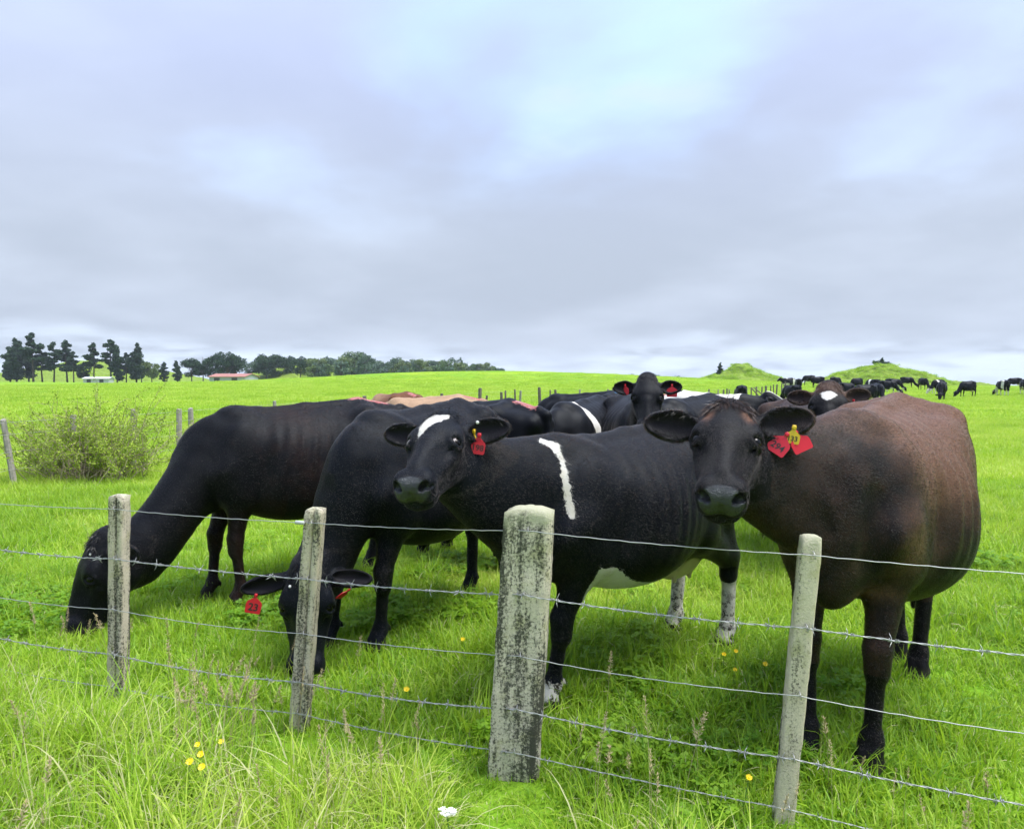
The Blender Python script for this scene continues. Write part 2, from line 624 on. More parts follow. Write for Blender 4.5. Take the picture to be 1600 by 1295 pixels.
        F.add(lambda P: P[:, 2], (-2, -2, -0.2), (2, 2, 0.0), 0.004, sub=True)   # flat soles
        # ---- udder
        if udder:
            F.ell(S((-0.48, 0, 0.62)), tilt(-0.3), np.array([0.16, 0.135, 0.165]) * av, 0.05)
            for sgn in (1, -1):
                F.ell(S((-0.55, sgn * 0.055, 0.60)), I, np.array([0.09, 0.070, 0.10]) * av, 0.04)
                F.ell(S((-0.43, sgn * 0.055, 0.60)), I, np.array([0.08, 0.065, 0.09]) * av, 0.04)
                for x in (-0.56, -0.43):
                    F.cone(S((x, sgn * 0.065, 0.54)), S((x + 0.01, sgn * 0.072, 0.460)), 0.017, 0.011, 0.02)
        # ---- tail
        if tail:
            tp = [(-0.76, 0.0, 1.275), (-0.835, 0.0, 1.245), (-0.872, 0.004, 1.10), (-0.875, 0.01, 0.85), (-0.865, 0.015, 0.62), (-0.86, 0.02, 0.42)]
            tr = [0.045, 0.036, 0.027, 0.021, 0.022, 0.034]
            for i in range(5):
                F.cone(S(tp[i]), S(tp[i + 1]), tr[i], tr[i + 1], 0.03)
            F.cone(S(tp[5]), S((-0.85, 0.02, 0.28)), 0.036, 0.012, 0.03)
        # ---- head frame: u along the face, v to the cow's left, w out of the face
        g = _n(self.M @ np.array([face[0], face[1], 0]))
        z = np.array([0, 0, 1.0])
        p = R(pitch)
        U = math.cos(p) * g - math.sin(p) * z
        Wv = math.sin(p) * g + math.cos(p) * z
        V = np.cross(Wv, U)
        if roll:
            a = R(roll); V, Wv = V * math.cos(a) + Wv * math.sin(a), Wv * math.cos(a) - V * math.sin(a)
        self.hM = np.array([U, V, Wv]); self.h0 = W2L(poll)
        H = lambda u, v, w: self.h0 + hs * (u * U + v * V + w * Wv)
        self.H = H
        # ---- neck: crest, middle and throat strands
        c0, c3 = S((0.30, 0, 1.20)), H(0.03, 0, -0.13)
        t0, t3 = S((0.50, 0, 0.84 - throat)), H(0.17, 0, -0.215)
        Dn = _n(c3 - S((0.36, 0, 1.08)))
        En = _n(0.75 * Dn - 0.25 * U + 0.25 * Wv)
        def bez(a, ta, b, tb):
            L = np.linalg.norm(b - a) / 3
            b1, b2 = a + _n(ta) * L, b - _n(tb) * L
            return lambda t: (1 - t)**3 * a + 3 * (1 - t)**2 * t * b1 + 3 * (1 - t) * t * t * b2 + t**3 * b
        Bc = bez(c0, 0.6 * Dn + np.array([0.5, 0, 0.0]), c3, En)
        Bt = bez(t0, 0.5 * Dn + np.array([0.6, 0, -0.1]), t3, En)
        NN = 7
        for i in range(NN):
            a, b = i / NN, (i + 1) / NN
            for m, r0, r1 in ((0.0, 0.085, 0.062), (0.33, 0.135, 0.082), (0.67, 0.120, 0.080), (1.0, 0.070, 0.060)):
                r0, r1 = r0 * neck_w * av, r1 * neck_w * hs
                F.cone(Bc(a) * (1 - m) + Bt(a) * m, Bc(b) * (1 - m) + Bt(b) * m, r0 + (r1 - r0) * a ** 0.8, r0 + (r1 - r0) * b ** 0.8, 0.07)
        self.neck = Bc
        # ---- skull and face
        hm = self.hM
        e = lambda u, v, w, ru, rv, rw, k=0.03, sub=False: F.ell(H(u, v, w), hm, np.array([ru, rv, rw]) * hs, k * hs, sub)
        c = lambda a, b, r1, r2, k=0.03, sub=False: F.cone(H(*a), H(*b), r1 * hs, r2 * hs, k * hs, sub)
        e(0.125, 0, -0.105, 0.140, 0.094, 0.100, 0.06)
        e(-0.012, 0, -0.082, 0.058, 0.066, 0.062, 0.06)
        e(0.120, 0, -0.045, 0.120, 0.082, 0.040, 0.05)
        c((0.18, 0, -0.070), (0.40, 0, -0.066), 0.066, 0.047, 0.05)
        c((0.24, 0, -0.028), (0.39, 0, -0.034), 0.024, 0.022, 0.04)                              # nasal ridge
        for s in (1, -1):
            e(0.150, s * 0.084, -0.052, 0.050, 0.036, 0.034, 0.035)                              # orbit
            e(0.182, s * 0.092, -0.068, 0.046, 0.030, 0.036, 0.030)
            c((0.20, s * 0.040, -0.125), (0.41, s * 0.030, -0.096), 0.062, 0.042, 0.04)
            c((0.14, s * 0.055, -0.215), (0.41, s * 0.026, -0.150), 0.050, 0.034, 0.035)
            e(0.165, s * 0.070, -0.165, 0.090, 0.030, 0.085, 0.035)
            c((0.235, s * 0.092, -0.100), (0.31, s * 0.064, -0.100), 0.012, 0.014, 0.03)         # cheek bone
            e(0.455, s * 0.042, -0.104, 0.048, 0.040, 0.046, 0.030)                              # upper lip
            e(0.442, s * 0.054, -0.060, 0.044, 0.028, 0.036, 0.030)                              # nostril wing
            e(0.425, s * 0.036, -0.160, 0.050, 0.030, 0.026, 0.025)                              # lower lip
        e(0.448, 0, -0.070, 0.050, 0.066, 0.046, 0.035)
        e(0.435, 0, -0.160, 0.058, 0.042, 0.028, 0.025)                                          # chin
        mouth = [(0.360, 0.084, -0.128), (0.42, 0.088, -0.141), (0.470, 0.066, -0.146), (0.496, 0.028, -0.142)]
        for s in (1, -1):
            for A, B in zip(mouth[:-1], mouth[1:]):
                c((A[0], s * A[1], A[2]), (B[0], s * B[1], B[2]), 0.005, 0.005, 0.010, True)
        c((0.500, -0.03, -0.142), (0.500, 0.03, -0.142), 0.005, 0.005, 0.010, True)
        c((0.501, 0, -0.080), (0.504, 0, -0.125), 0.002, 0.002, 0.014, True)                     # philtrum
        for s in (1, -1):
            Mn = np.array([_n(hm[0] * 0.75 + hm[2] * 0.30 + hm[1] * s * 0.55), _n(hm[1] * 0.70 * s - hm[2] * 0.70), [0, 0, 0]])
            Mn[2] = np.cross(Mn[0], Mn[1]); Mn[1] = np.cross(Mn[2], Mn[0])
            F.ell(H(0.482, s * 0.052, -0.056), Mn, np.array([0.036, 0.013, 0.023]) * hs, 0.012 * hs, True)
            c((0.478, s * 0.066, -0.066), (0.462, s * 0.079, -0.066), 0.006, 0.004, 0.012, True)   # slit of the nostril
            # eye: hollow facing out and forward, then lids round it
            ex = _n(0.10 * hm[0] + 0.76 * s * hm[1] + 0.60 * hm[2])
            ey = _n(hm[0] - (hm[0] @ ex) * ex); ez = np.cross(ex, ey)
            ec = H(0.186, s * 0.094, -0.060)
            F.ball(ec + ex * 0.016 * hs, 0.025 * hs, 0.018 * hs, True)
            for sg, am, rr in ((-1, 0.023, 0.0080), (1, 0.021, 0.0062)):
                pts = []
                for q in np.linspace(-1.25, 1.25, 7):
                    pts.append(ec + hs * (ex * (0.014 - 0.009 * abs(q) / 1.25 + (0.003 if sg < 0 else 0)) + ey * sg * am * math.cos(q) + ez * 0.030 * math.sin(q)))
                for A, B in zip(pts[:-1], pts[1:]):
                    F.cone(A, B, rr * hs, rr * hs, 0.012 * hs)
            F.cone(ec + hs * (ex * 0.004 + ey * 0.034), ec + hs * (ex * -0.002 + ey * 0.052 + hm[2] * 0.006), 0.004 * hs, 0.003 * hs, 0.012 * hs, True)   # crease under the eye
            self.eye = getattr(self, 'eye', {}); self.eye[s] = (ec, ex)
        # ---- ears
        self.ear = {}
        ed = ears or {}
        for key, s in (('l', 1), ('r', -1)):
            q = ed.get(key, ((0.05, 0.98, -0.15), (0.35, 0.1, 0.93), 1.0))   # length and opening direction in head axes (v mirrored)
            L = _n(q[0][0] * hm[0] + s * q[0][1] * hm[1] + q[0][2] * hm[2])
            N = q[1][0] * hm[0] + s * q[1][1] * hm[1] + q[1][2] * hm[2]
            N = _n(N - (N @ L) * L)
            B = np.cross(L, N)
            z_ = q[2] * hs; wb = q[3] if len(q) > 3 else 1.0
            b0 = H(0.055, s * 0.076, -0.105)
            F.cone(b0, b0 + L * 0.055 * z_, 0.034 * hs, 0.026 * z_, 0.03)
            Me = np.array([L, B, N])
            F.ell(b0 + L * 0.118 * z_, Me, np.array([0.088, 0.070 * wb, 0.026]) * z_, 0.03)
            F.ell(b0 + L * 0.180 * z_, Me, np.array([0.056, 0.046 * wb, 0.019]) * z_, 0.03)
            F.cone(b0 + L * 0.03 * z_ - N * 0.004, b0 + L * 0.16 * z_ - N * 0.004, 0.026 * z_, 0.012 * z_, 0.03)
            F.ell(b0 + L * 0.122 * z_ + N * 0.026 * z_, Me, np.array([0.080, 0.070 * wb - 0.0065, 0.035]) * z_, 0.008, True)
            F.ell(b0 + L * 0.176 * z_ + N * 0.020 * z_, Me, np.array([0.052, 0.046 * wb - 0.006, 0.024]) * z_, 0.010, True)
            F.cone(b0 + L * 0.045 * z_ + N * 0.020 * z_, b0 + L * 0.10 * z_ + N * 0.016 * z_, 0.012 * z_, 0.018 * z_, 0.012, True)
            self.ear[key] = (b0, L, N, B, z_)

    def bounds(self):
        lo = np.array([-0.98, -0.48, -0.02]) * self.s; hi = np.array([0.75, 0.48, 1.42]) * self.s
        for q in [self.H(u, v, w) for u in (-0.06, 0.56) for v in (-0.34, 0.34) for w in (-0.30, 0.05)]:
            lo = np.minimum(lo, q); hi = np.maximum(hi, q)
        for (b, L, N, B, z) in self.ear.values():
            for t in (b + L * 0.25 * z,):
                lo = np.minimum(lo, t - 0.03); hi = np.maximum(hi, t + 0.03)
        for (x, y) in self.hoof.values():
            lo = np.minimum(lo, (x - 0.1, y - 0.1, 0)); hi = np.maximum(hi, (x + 0.1, y + 0.1, 0))
        lo[2] = -0.03
        return lo - 0.03, hi + 0.03

    def skin(self, h=0.011, fine=2):
        lo, hi = self.bounds()
        v, f = surface_nets(self.F, lo, hi, h)
        if fine == 0:
            return v, f, []
        v = project(self.F, v, 1)
        ng = []
        for lvl in range(fine):
            hp = (v - self.h0) @ self.hM.T / self.hs
            if lvl == 0:
                s = (hp[:, 0] > -0.08) & (np.abs(hp[:, 1]) < 0.40) & (hp[:, 2] > -0.30) & (hp[:, 0] < 0.6)
            else:
                s = (hp[:, 0] > 0.10) & (np.abs(hp[:, 1]) < 0.15) & (hp[:, 2] > -0.22) & (hp[:, 0] < 0.6)
            n0 = len(v)
            v, f, n2 = refine(v, f, s[f].all(1))
            ng += n2
            v[n0:] = project(self.F, v[n0:], 1 if lvl == 0 else 2, 0.004)
        return v, f, ng


def refine(v, f, sel):
    """split the selected quads in four; quads beside them become polygons that share the new mid points"""
    fs = f[sel]; rest = f[~sel]
    nv = len(v)
    e = np.concatenate([fs[:, [0, 1]], fs[:, [1, 2]], fs[:, [2, 3]], fs[:, [3, 0]]])
    key = np.sort(e, 1)
    code = key[:, 0] * nv + key[:, 1]
    uq, inv = np.unique(code, return_inverse=True)
    inv = inv.reshape(-1)
    ua, ub = uq // nv, uq % nv
    mid = (v[ua] + v[ub]) / 2
    n = len(fs)
    m = [nv + inv[i * n:(i + 1) * n] for i in range(4)]
    cen = nv + len(uq) + np.arange(n)
    vv = np.concatenate([v, mid, v[fs].mean(1)])
    q = np.concatenate([np.stack([fs[:, 0], m[0], cen, m[3]], 1), np.stack([m[0], fs[:, 1], m[1], cen], 1),
                        np.stack([cen, m[1], fs[:, 2], m[2]], 1), np.stack([m[3], cen, m[2], fs[:, 3]], 1)])
    ngons = []
    hit = np.zeros(len(rest), bool); where = []
    for i in range(4):
        a, b = rest[:, i], rest[:, (i + 1) % 4]
        cd = np.minimum(a, b) * nv + np.maximum(a, b)
        j = np.clip(np.searchsorted(uq, cd), 0, len(uq) - 1)
        h = uq[j] == cd
        where.append(np.where(h, nv + j, -1)); hit |= h
    for r in np.nonzero(hit)[0]:
        poly = []
        for i in range(4):
            poly.append(int(rest[r, i]))
            if where[i][r] >= 0:
                poly.append(int(where[i][r]))
        ngons.append(poly)
    return vv, np.concatenate([rest[~hit], q]), ngons


def mesh_mixed(name, v, quads, ngons):
    me = bpy.data.meshes.new(name)
    me.vertices.add(len(v))
    me.vertices.foreach_set('co', np.asarray(v, np.float32).ravel())
    tot = np.concatenate([np.full(len(quads), 4, np.int32), np.array([len(g) for g in ngons], np.int32)])
    li = np.concatenate([quads.astype(np.int32).ravel(), np.array([i for g in ngons for i in g], np.int32)])
    me.loops.add(len(li)); me.loops.foreach_set('vertex_index', li)
    st = np.zeros(len(tot), np.int32); st[1:] = np.cumsum(tot)[:-1]
    me.polygons.add(len(tot)); me.polygons.foreach_set('loop_start', st)
    me.update(calc_edges=True)
    me.validate()
    me.polygons.foreach_set('use_smooth', np.ones(len(me.polygons), bool))
    return me


def set_attr(me, name, vals):
    a = me.attributes.new(name, 'FLOAT', 'POINT')
    a.data.foreach_set('value', np.asarray(vals, np.float32))


# value noise for coat borders that must follow the mesh
_perm = np.random.default_rng(3).random(4096)
def vnoise(P, s):
    q = P * s; i = np.floor(q).astype(np.int64); f = q - i; f = f * f * (3 - 2 * f)
    out = 0
    for a in (0, 1):
        for b in (0, 1):
            for c in (0, 1):
                h = ((i[:, 0] + a) * 73856093 ^ (i[:, 1] + b) * 19349663 ^ (i[:, 2] + c) * 83492791) & 4095
                w = (f[:, 0] if a else 1 - f[:, 0]) * (f[:, 1] if b else 1 - f[:, 1]) * (f[:, 2] if c else 1 - f[:, 2])
                out = out + w * _perm[h]
    return out
# ------------------------------------------------------------------ the land
def sstep(a, b, x):
    t = np.clip((np.asarray(x, float) - a) / (b - a), 0, 1)
    return t * t * (3 - 2 * t)


def terrain(x, y):
    x = np.asarray(x, float); y = np.asarray(y, float)
    d = np.sqrt(x * x + y * y)
    z = 2.75 * np.exp(-((x + 14) / 44) ** 2 - ((y - 168) / 62) ** 2)
    z += 0.9 * np.exp(-((x - 26) / 30) ** 2 - ((y - 150) / 50) ** 2)
    und = np.sin(x * 0.21 + 1.3) * np.sin(y * 0.17) * 0.05 + np.sin(x * 0.063 + y * 0.05) * 0.12
    z += und * sstep(7, 30, d)
    z -= 0.25 * np.exp(-((x - 12) / 12) ** 2 - ((y - 38) / 16) ** 2)
    right = sstep(-10, 60, x)
    edge = 330 - 170 * right
    over = np.maximum(d - edge, 0)
    z -= 0.035 * over * over / (over + 60)
    return z


def tz(x, y):
    return float(terrain(x, y))


def ground_mat():
    m, nt, out = new_mat('pasture')
    P = nt.node('ShaderNodeTexCoord').outputs['Object']
    a = nt.noise(P, 0.09, 3.0, 0.5)
    b = nt.noise(P, 0.9, 4.0, 0.6)
    c = nt.noise(P, 7.0, 4.0, 0.65)
    e = nt.noise(P, 45.0, 3.0, 0.65)
    col = nt.mix(nt.ramp(b, 0.36, 0.66), (0.140, 0.290, 0.018), (0.215, 0.370, 0.028))
    col = nt.mix(nt.math('MULTIPLY', nt.ramp(a, 0.45, 0.65), 0.6), col, (0.320, 0.430, 0.030))
    col = nt.mix(nt.math('MULTIPLY', nt.ramp(c, 0.52, 0.72), 0.55), col, (0.052, 0.150, 0.012))
    col = nt.mix(nt.math('MULTIPLY', nt.ramp(e, 0.50, 0.70), 0.5), col, (0.060, 0.120, 0.015))
    h = nt.math('ADD', nt.math('MULTIPLY', c, 0.5), nt.math('ADD', nt.math('MULTIPLY', b, 0.9), nt.math('MULTIPLY', e, 0.12)))
    principled(nt, out, col, 0.95, 0, 0.05, h, 0.6, 0.16)
    return m


M_ground = ground_mat()
ang = np.concatenate([np.arange(-70, 70, 0.5), np.arange(70, 290, 5.0)])
rad = np.concatenate([[0.0], np.geomspace(0.5, 2600, 190)])
AA, RR = np.meshgrid(np.radians(ang), rad[1:], indexing='ij')
gx, gy = RR * np.sin(AA), RR * np.cos(AA)
gz = terrain(gx, gy)
gv = np.concatenate([[[0, 0, tz(0, 0)]], np.stack([gx, gy, gz], -1).reshape(-1, 3)])
na, nr = len(ang), len(rad) - 1
ii, jj = np.meshgrid(np.arange(na), np.arange(nr - 1), indexing='ij')
i2 = (ii + 1) % na
gf = np.stack([1 + ii * nr + jj, 1 + ii * nr + jj + 1, 1 + i2 * nr + jj + 1, 1 + i2 * nr + jj], -1).reshape(-1, 4)
gtri = np.stack([np.zeros(na, int), 1 + np.arange(na) * nr, 1 + ((np.arange(na) + 1) % na) * nr, 1 + ((np.arange(na) + 1) % na) * nr], 1)
o = obj('ground', mesh_mixed('ground', gv, gf[:, ::-1], [list(map(int, t[:3][::-1])) for t in gtri]), M_ground)
tag(o, kind='structure')

M_hill = simple_mat('hill_grass', (0.170, 0.250, 0.035), 0.95, spec=0.05, var=0.55, scale=0.6, bstr=0.9, bdist=0.9)


HILLS = []


def hill(name, cx, cy, peak, rx, ry, seed, power=1.25, flat=0.0, n=110):
    gx, gy = np.meshgrid(np.linspace(-1.1, 1.1, n), np.linspace(-1.1, 1.1, n), indexing='ij')
    x = cx + gx * rx; y = cy + gy * ry
    r = np.sqrt(gx ** 2 + gy ** 2)
    P = np.stack([x, y, np.zeros_like(x)], -1).reshape(-1, 3)
    ns = (vnoise(P + seed * 7.7, 0.35) - 0.5).reshape(n, n)
    n2 = (vnoise(P + seed * 3.3, 1.1) - 0.5).reshape(n, n)
    prof = np.clip(1 - r + flat * np.clip(0.35 - r, 0, 1) * 0, 0, 1) ** power
    prof = np.where(r < 0.12, np.minimum(prof, (1 - 0.10) ** power), prof)
    base = terrain(x, y)
    z = base - 0.25 + (peak - float(terrain(cx, cy))) * prof + (ns * 1.5 + n2 * 0.8) * np.clip(prof * 3, 0, 1)
    v = np.stack([x, y, z], -1).reshape(-1, 3)
    a, b = np.meshgrid(np.arange(n - 1), np.arange(n - 1), indexing='ij')
    f = np.stack([a * n + b, (a + 1) * n + b, (a + 1) * n + b + 1, a * n + b + 1], -1).reshape(-1, 4)
    o = obj(name, mesh_from(name, v, f, True), M_hill)
    HILLS.append(v[(prof.ravel() > 0.06)])
    return tag(o, kind='structure')


hill('hill', 54.0, 172.0, 4.9, 11.5, 14.0, 1, 1.15)
hill('hill', 76.0, 152.0, 5.2, 15.5, 14.0, 2, 1.0)
hill('hill', 150.0, 250.0, 1.5, 30.0, 20.0, 3, 1.3)
hill('hill', -84.0, 300.0, 8.0, 34.0, 26.0, 4, 1.0)
hill('hill', -190.0, 330.0, 10.0, 60.0, 40.0, 5, 1.0)


# ------------------------------------------------------------------ grass
def blade_set(n, radius, hmin, hmax, width, lean, curl, seed, seg=4, yellow=0.0):
    rg = np.random.default_rng(seed)
    a = rg.uniform(0, 2 * math.pi, n); r = radius * np.sqrt(rg.uniform(0, 1, n))
    root = np.stack([r * np.cos(a), r * np.sin(a), np.full(n, -0.01)], 1)
    az = a * 0.5 + rg.uniform(0, 2 * math.pi, n) * 0.8
    out = np.stack([np.cos(az), np.sin(az), np.zeros(n)], 1)
    side = np.stack([-np.sin(az), np.cos(az), np.zeros(n)], 1)
    tw = rg.normal(0, 0.6, n)
    h = rg.uniform(hmin, hmax, n) * rg.uniform(0.75, 1.1, n)
    ln = np.abs(rg.normal(lean, lean * 0.6, n)); cu = np.abs(rg.normal(curl, curl * 0.7, n))
    w = width * rg.uniform(0.6, 1.25, n)
    th = ln.copy(); p = root.copy()
    V = []; Tt = []
    for s in range(seg + 1):
        t = s / seg
        ww = w * (1 - t ** 1.6) * 0.5 + 0.00015
        sd = side * np.cos(tw * t)[:, None] + np.cross(out, side) * np.sin(tw * t)[:, None]
        V += [p - sd * ww[:, None], p + sd * ww[:, None]]
        Tt += [np.full(n, t)] * 2
        th = th + cu / seg * (0.4 + 1.2 * t)
        p = p + (out * np.sin(th)[:, None] + np.array([0, 0, 1.0]) * np.cos(th)[:, None]) * (h / seg)[:, None]
    m = 2 * (seg + 1)
    V = np.stack(V, 1).reshape(-1, 3); Tt = np.stack(Tt, 1).ravel()
    base = np.arange(n)[:, None] * m
    q = np.concatenate([base + np.array([[2 * s, 2 * s + 1, 2 * s + 3, 2 * s + 2]]) for s in range(seg)])
    bl = np.repeat(rg.uniform(0, 1, n), m)
    yl = np.repeat((rg.uniform(0, 1, n) < yellow).astype(float), m)
    return V, q, Tt, bl, yl


def blade_proto(name, mats, **kw):
    V, q, t, b, y = blade_set(**kw)
    me = mesh_from(name, V, q, True)
    set_attr(me, 'bt', t); set_attr(me, 'br', b); set_attr(me, 'by', y)
    me.materials.append(mats)
    return bpy.data.objects.new(name, me)


def grass_mat():
    m, nt, out = new_mat('grass_blades')
    t = nt.attr('bt').outputs['Fac']; b = nt.attr('br').outputs['Fac']; y = nt.attr('by').outputs['Fac']
    ti = nt.attr('tint', 'INSTANCER').outputs['Fac']
    k = nt.math('ADD', nt.math('MULTIPLY', b, 0.80), nt.math('MULTIPLY', ti, 0.80))
    col = nt.mix(nt.ramp(k, 0.10, 0.75, False), (0.115, 0.275, 0.016), (0.325, 0.520, 0.032))
    col = nt.mix(nt.ramp(k, 0.75, 1.35, False), col, (0.560, 0.650, 0.120))
    col = nt.mix(nt.math('MULTIPLY', nt.ramp(t, 0.75, 1.0), 0.35), col, (0.36, 0.40, 0.10))
    col = nt.mix(nt.math('MULTIPLY', y, 0.85), col, (0.62, 0.58, 0.33))
    pr = nt.node('ShaderNodeBsdfPrincipled')
    nt.l.new(col, pr.inputs['Base Color'])
    pr.inputs['Roughness'].default_value = 0.50
    pr.inputs['Specular IOR Level'].default_value = 0.30
    tr = nt.node('ShaderNodeBsdfTranslucent')
    nt.l.new(nt.mix(0.5, col, (0.42, 0.62, 0.03)), tr.inputs['Color'])
    mx = nt.node('ShaderNodeMixShader')
    mx.inputs[0].default_value = 0.45
    nt.l.new(pr.outputs[0], mx.inputs[1]); nt.l.new(tr.outputs[0], mx.inputs[2])
    nt.l.new(mx.outputs[0], out.inputs['Surface'])
    return m


M_grass = grass_mat()


def protos(name, obs):
    c = bpy.data.collections.new(name)
    for o in obs:
        c.objects.link(o)
    return c


def scatter(name, pts, rotz, scale, tint, idx, coll, tilt=None):
    me = bpy.data.meshes.new(name)
    me.vertices.add(len(pts)); me.vertices.foreach_set('co', np.asarray(pts, np.float32).ravel())
    rv = np.zeros((len(pts), 3), np.float32)
    rv[:, 2] = rotz
    if tilt is not None:
        rv[:, :2] = tilt
    a = me.attributes.new('rot', 'FLOAT_VECTOR', 'POINT'); a.data.foreach_set('vector', rv.ravel())
    for nm, val in (('scl', scale), ('tint', tint)):
        a = me.attributes.new(nm, 'FLOAT', 'POINT'); a.data.foreach_set('value', np.asarray(val, np.float32))
    a = me.attributes.new('idx', 'INT', 'POINT'); a.data.foreach_set('value', np.asarray(idx, np.int32))
    o = obj(name, me)
    g = bpy.data.node_groups.new(name, 'GeometryNodeTree')
    g.interface.new_socket('Geometry', in_out='INPUT', socket_type='NodeSocketGeometry')
    g.interface.new_socket('Geometry', in_out='OUTPUT', socket_type='NodeSocketGeometry')
    N = g.nodes
    gi, go = N.new('NodeGroupInput'), N.new('NodeGroupOutput')
    ci = N.new('GeometryNodeCollectionInfo')
    ci.inputs['Collection'].default_value = coll
    ci.inputs['Separate Children'].default_value = True
    ci.inputs['Reset Children'].default_value = True
    ip = N.new('GeometryNodeInstanceOnPoints')
    ip.inputs['Pick Instance'].default_value = True
    def at(nm, dt):
        k = N.new('GeometryNodeInputNamedAttribute'); k.data_type = dt
        k.inputs['Name'].default_value = nm
        return k.outputs['Attribute']
    g.links.new(gi.outputs[0], ip.inputs['Points'])
    g.links.new(ci.outputs[0], ip.inputs['Instance'])
    g.links.new(at('idx', 'INT'), ip.inputs['Instance Index'])
    g.links.new(at('rot', 'FLOAT_VECTOR'), ip.inputs['Rotation'])
    g.links.new(at('scl', 'FLOAT'), ip.inputs['Scale'])
    g.links.new(ip.outputs[0], go.inputs[0])
    md = o.modifiers.new('scatter', 'NODES'); md.node_group = g
    o['kind'] = 'stuff'
    return o


def wedge(n_per_m2, y0, y1, rg, slope=0.84, pad=0.9):
    """random points on the ground in the field of view and a little beside it"""
    area = slope * (y1 ** 2 - y0 ** 2) + 2 * pad * (y1 - y0)
    n = int(area * n_per_m2)
    y = np.sqrt(rg.uniform(y0 ** 2, y1 ** 2, n))
    x = rg.uniform(-1, 1, n) * (slope * y + pad)
    return np.stack([x, y, terrain(x, y)], 1)


def patch(P, s, seed):
    return vnoise(np.stack([P[:, 0], P[:, 1], np.full(len(P), seed * 1.7)], 1), s)


def fence_y(x):
    return 2.775 - 0.352 * (np.asarray(x) - 0.04)


POST_AT = [(-1.93, 3.50), (-0.94, 3.15), (0.0, 2.76), (0.0, 2.62), (0.95, 2.48)]


def post_gap(P):
    """0 at the foot of a post, 1 away from it: trampled and grazed short there"""
    r = np.full(len(P), 9.0)
    for x, y in POST_AT:
        dy = P[:, 1] - y + 0.16
        r = np.minimum(r, np.sqrt(((P[:, 0] - x) / 0.20) ** 2 + (dy / 0.34) ** 2))
    return np.clip(r - 0.25, 0, 1)


rg = np.random.default_rng(21)
sward = protos('sward_tufts', [blade_proto('tuft', M_grass, n=30, radius=0.070, hmin=0.035, hmax=0.115, width=0.0072, lean=0.36, curl=1.0, seed=i, yellow=0.06) for i in range(6)])
clump = protos('clump_tufts', [blade_proto('tuft', M_grass, n=40, radius=0.080, hmin=0.10, hmax=0.25, width=0.0085, lean=0.32, curl=1.1, seed=20 + i, yellow=0.08) for i in range(5)])
longg = protos('long_tufts', [blade_proto('tuft', M_grass, n=42, radius=0.11, hmin=0.24, hmax=0.52, width=0.0082, lean=0.32, curl=1.5, seed=40 + i, seg=6, yellow=0.26) for i in range(5)])
midg = protos('mid_tufts', [blade_proto('tuft', M_grass, n=70, radius=0.24, hmin=0.07, hmax=0.18, width=0.011, lean=0.35, curl=0.9, seed=60 + i, seg=2, yellow=0.02) for i in range(5)])
farg = protos('far_tufts', [blade_proto('tuft', M_grass, n=90, radius=0.75, hmin=0.07, hmax=0.20, width=0.034, lean=0.35, curl=0.8, seed=80 + i, seg=2) for i in range(4)])


def spread(name, P, coll, k, lo, hi, seed, tb=0.0, label=None, sc=None):
    r2 = np.random.default_rng(seed)
    n = len(P)
    tint = np.clip(0.24 + 1.2 * (patch(P, 0.55, seed) - 0.5) + 0.7 * (patch(P, 2.1, seed + 3) - 0.5) + r2.normal(0, 0.10, n) + tb, 0, 1)
    s = r2.uniform(lo, hi, n) * (0.75 + 0.5 * patch(P, 0.9, seed + 9))
    s = s * (0.45 + 0.55 * post_gap(P))
    if sc is not None:
        s = s * sc
    o = scatter(name, P, r2.uniform(0, 6.283, n), s, tint, r2.integers(0, k, n), coll)
    if label: o['label'] = label
    return o


P = wedge(330, 1.5, 6.2, rg)
spread('grass', P, sward, 6, 0.75, 1.35, 1, 0.08, 'short green pasture grass around the cows')
P = wedge(150, 6.2, 11.0, rg, pad=1.5)
spread('grass', P, sward, 6, 1.0, 1.7, 2, 0.15, 'green pasture grass behind the cows')
P = wedge(60, 1.6, 10.0, rg)
P = P[patch(P, 1.3, 5) > 0.50]
P = P[np.abs(P[:, 1] - fence_y(P[:, 0]) + 0.12) > 0.22]
P = P[post_gap(P) > 0.8]
spread('grass', P, clump, 5, 0.65, 1.15, 3, -0.14, 'taller grass clumps in the pasture')
P = wedge(170, 1.35, 3.9, rg, pad=0.7)
P = P[(P[:, 1] < fence_y(P[:, 0]) - 0.30 + 0.10 * rg.normal(0, 1, len(P)))]
P = P[rg.uniform(0, 1, len(P)) < np.clip(0.55 - 0.22 * P[:, 0], 0.25, 1.0)]
P = P[post_gap(P) > 0.9]
spread('grass', P, longg, 5, 0.50, 0.92, 4, 0.26, 'long pale grass along the fence', sc=np.clip(0.92 - 0.10 * P[:, 0], 0.7, 1.15))
P = wedge(34, 11.0, 26.0, rg, pad=3)
spread('grass', P, midg, 5, 0.8, 1.4, 5, 0.32, 'pasture grass in the middle distance')
P = wedge(3.2, 26.0, 150.0, rg, pad=6)
P = P[rg.uniform(0, 1, len(P)) < np.clip((150 - P[:, 1]) / 100, 0, 1) ** 1.5]
spread('grass', P, farg, 4, 0.7, 1.3, 6, 0.38, 'distant pasture grass')


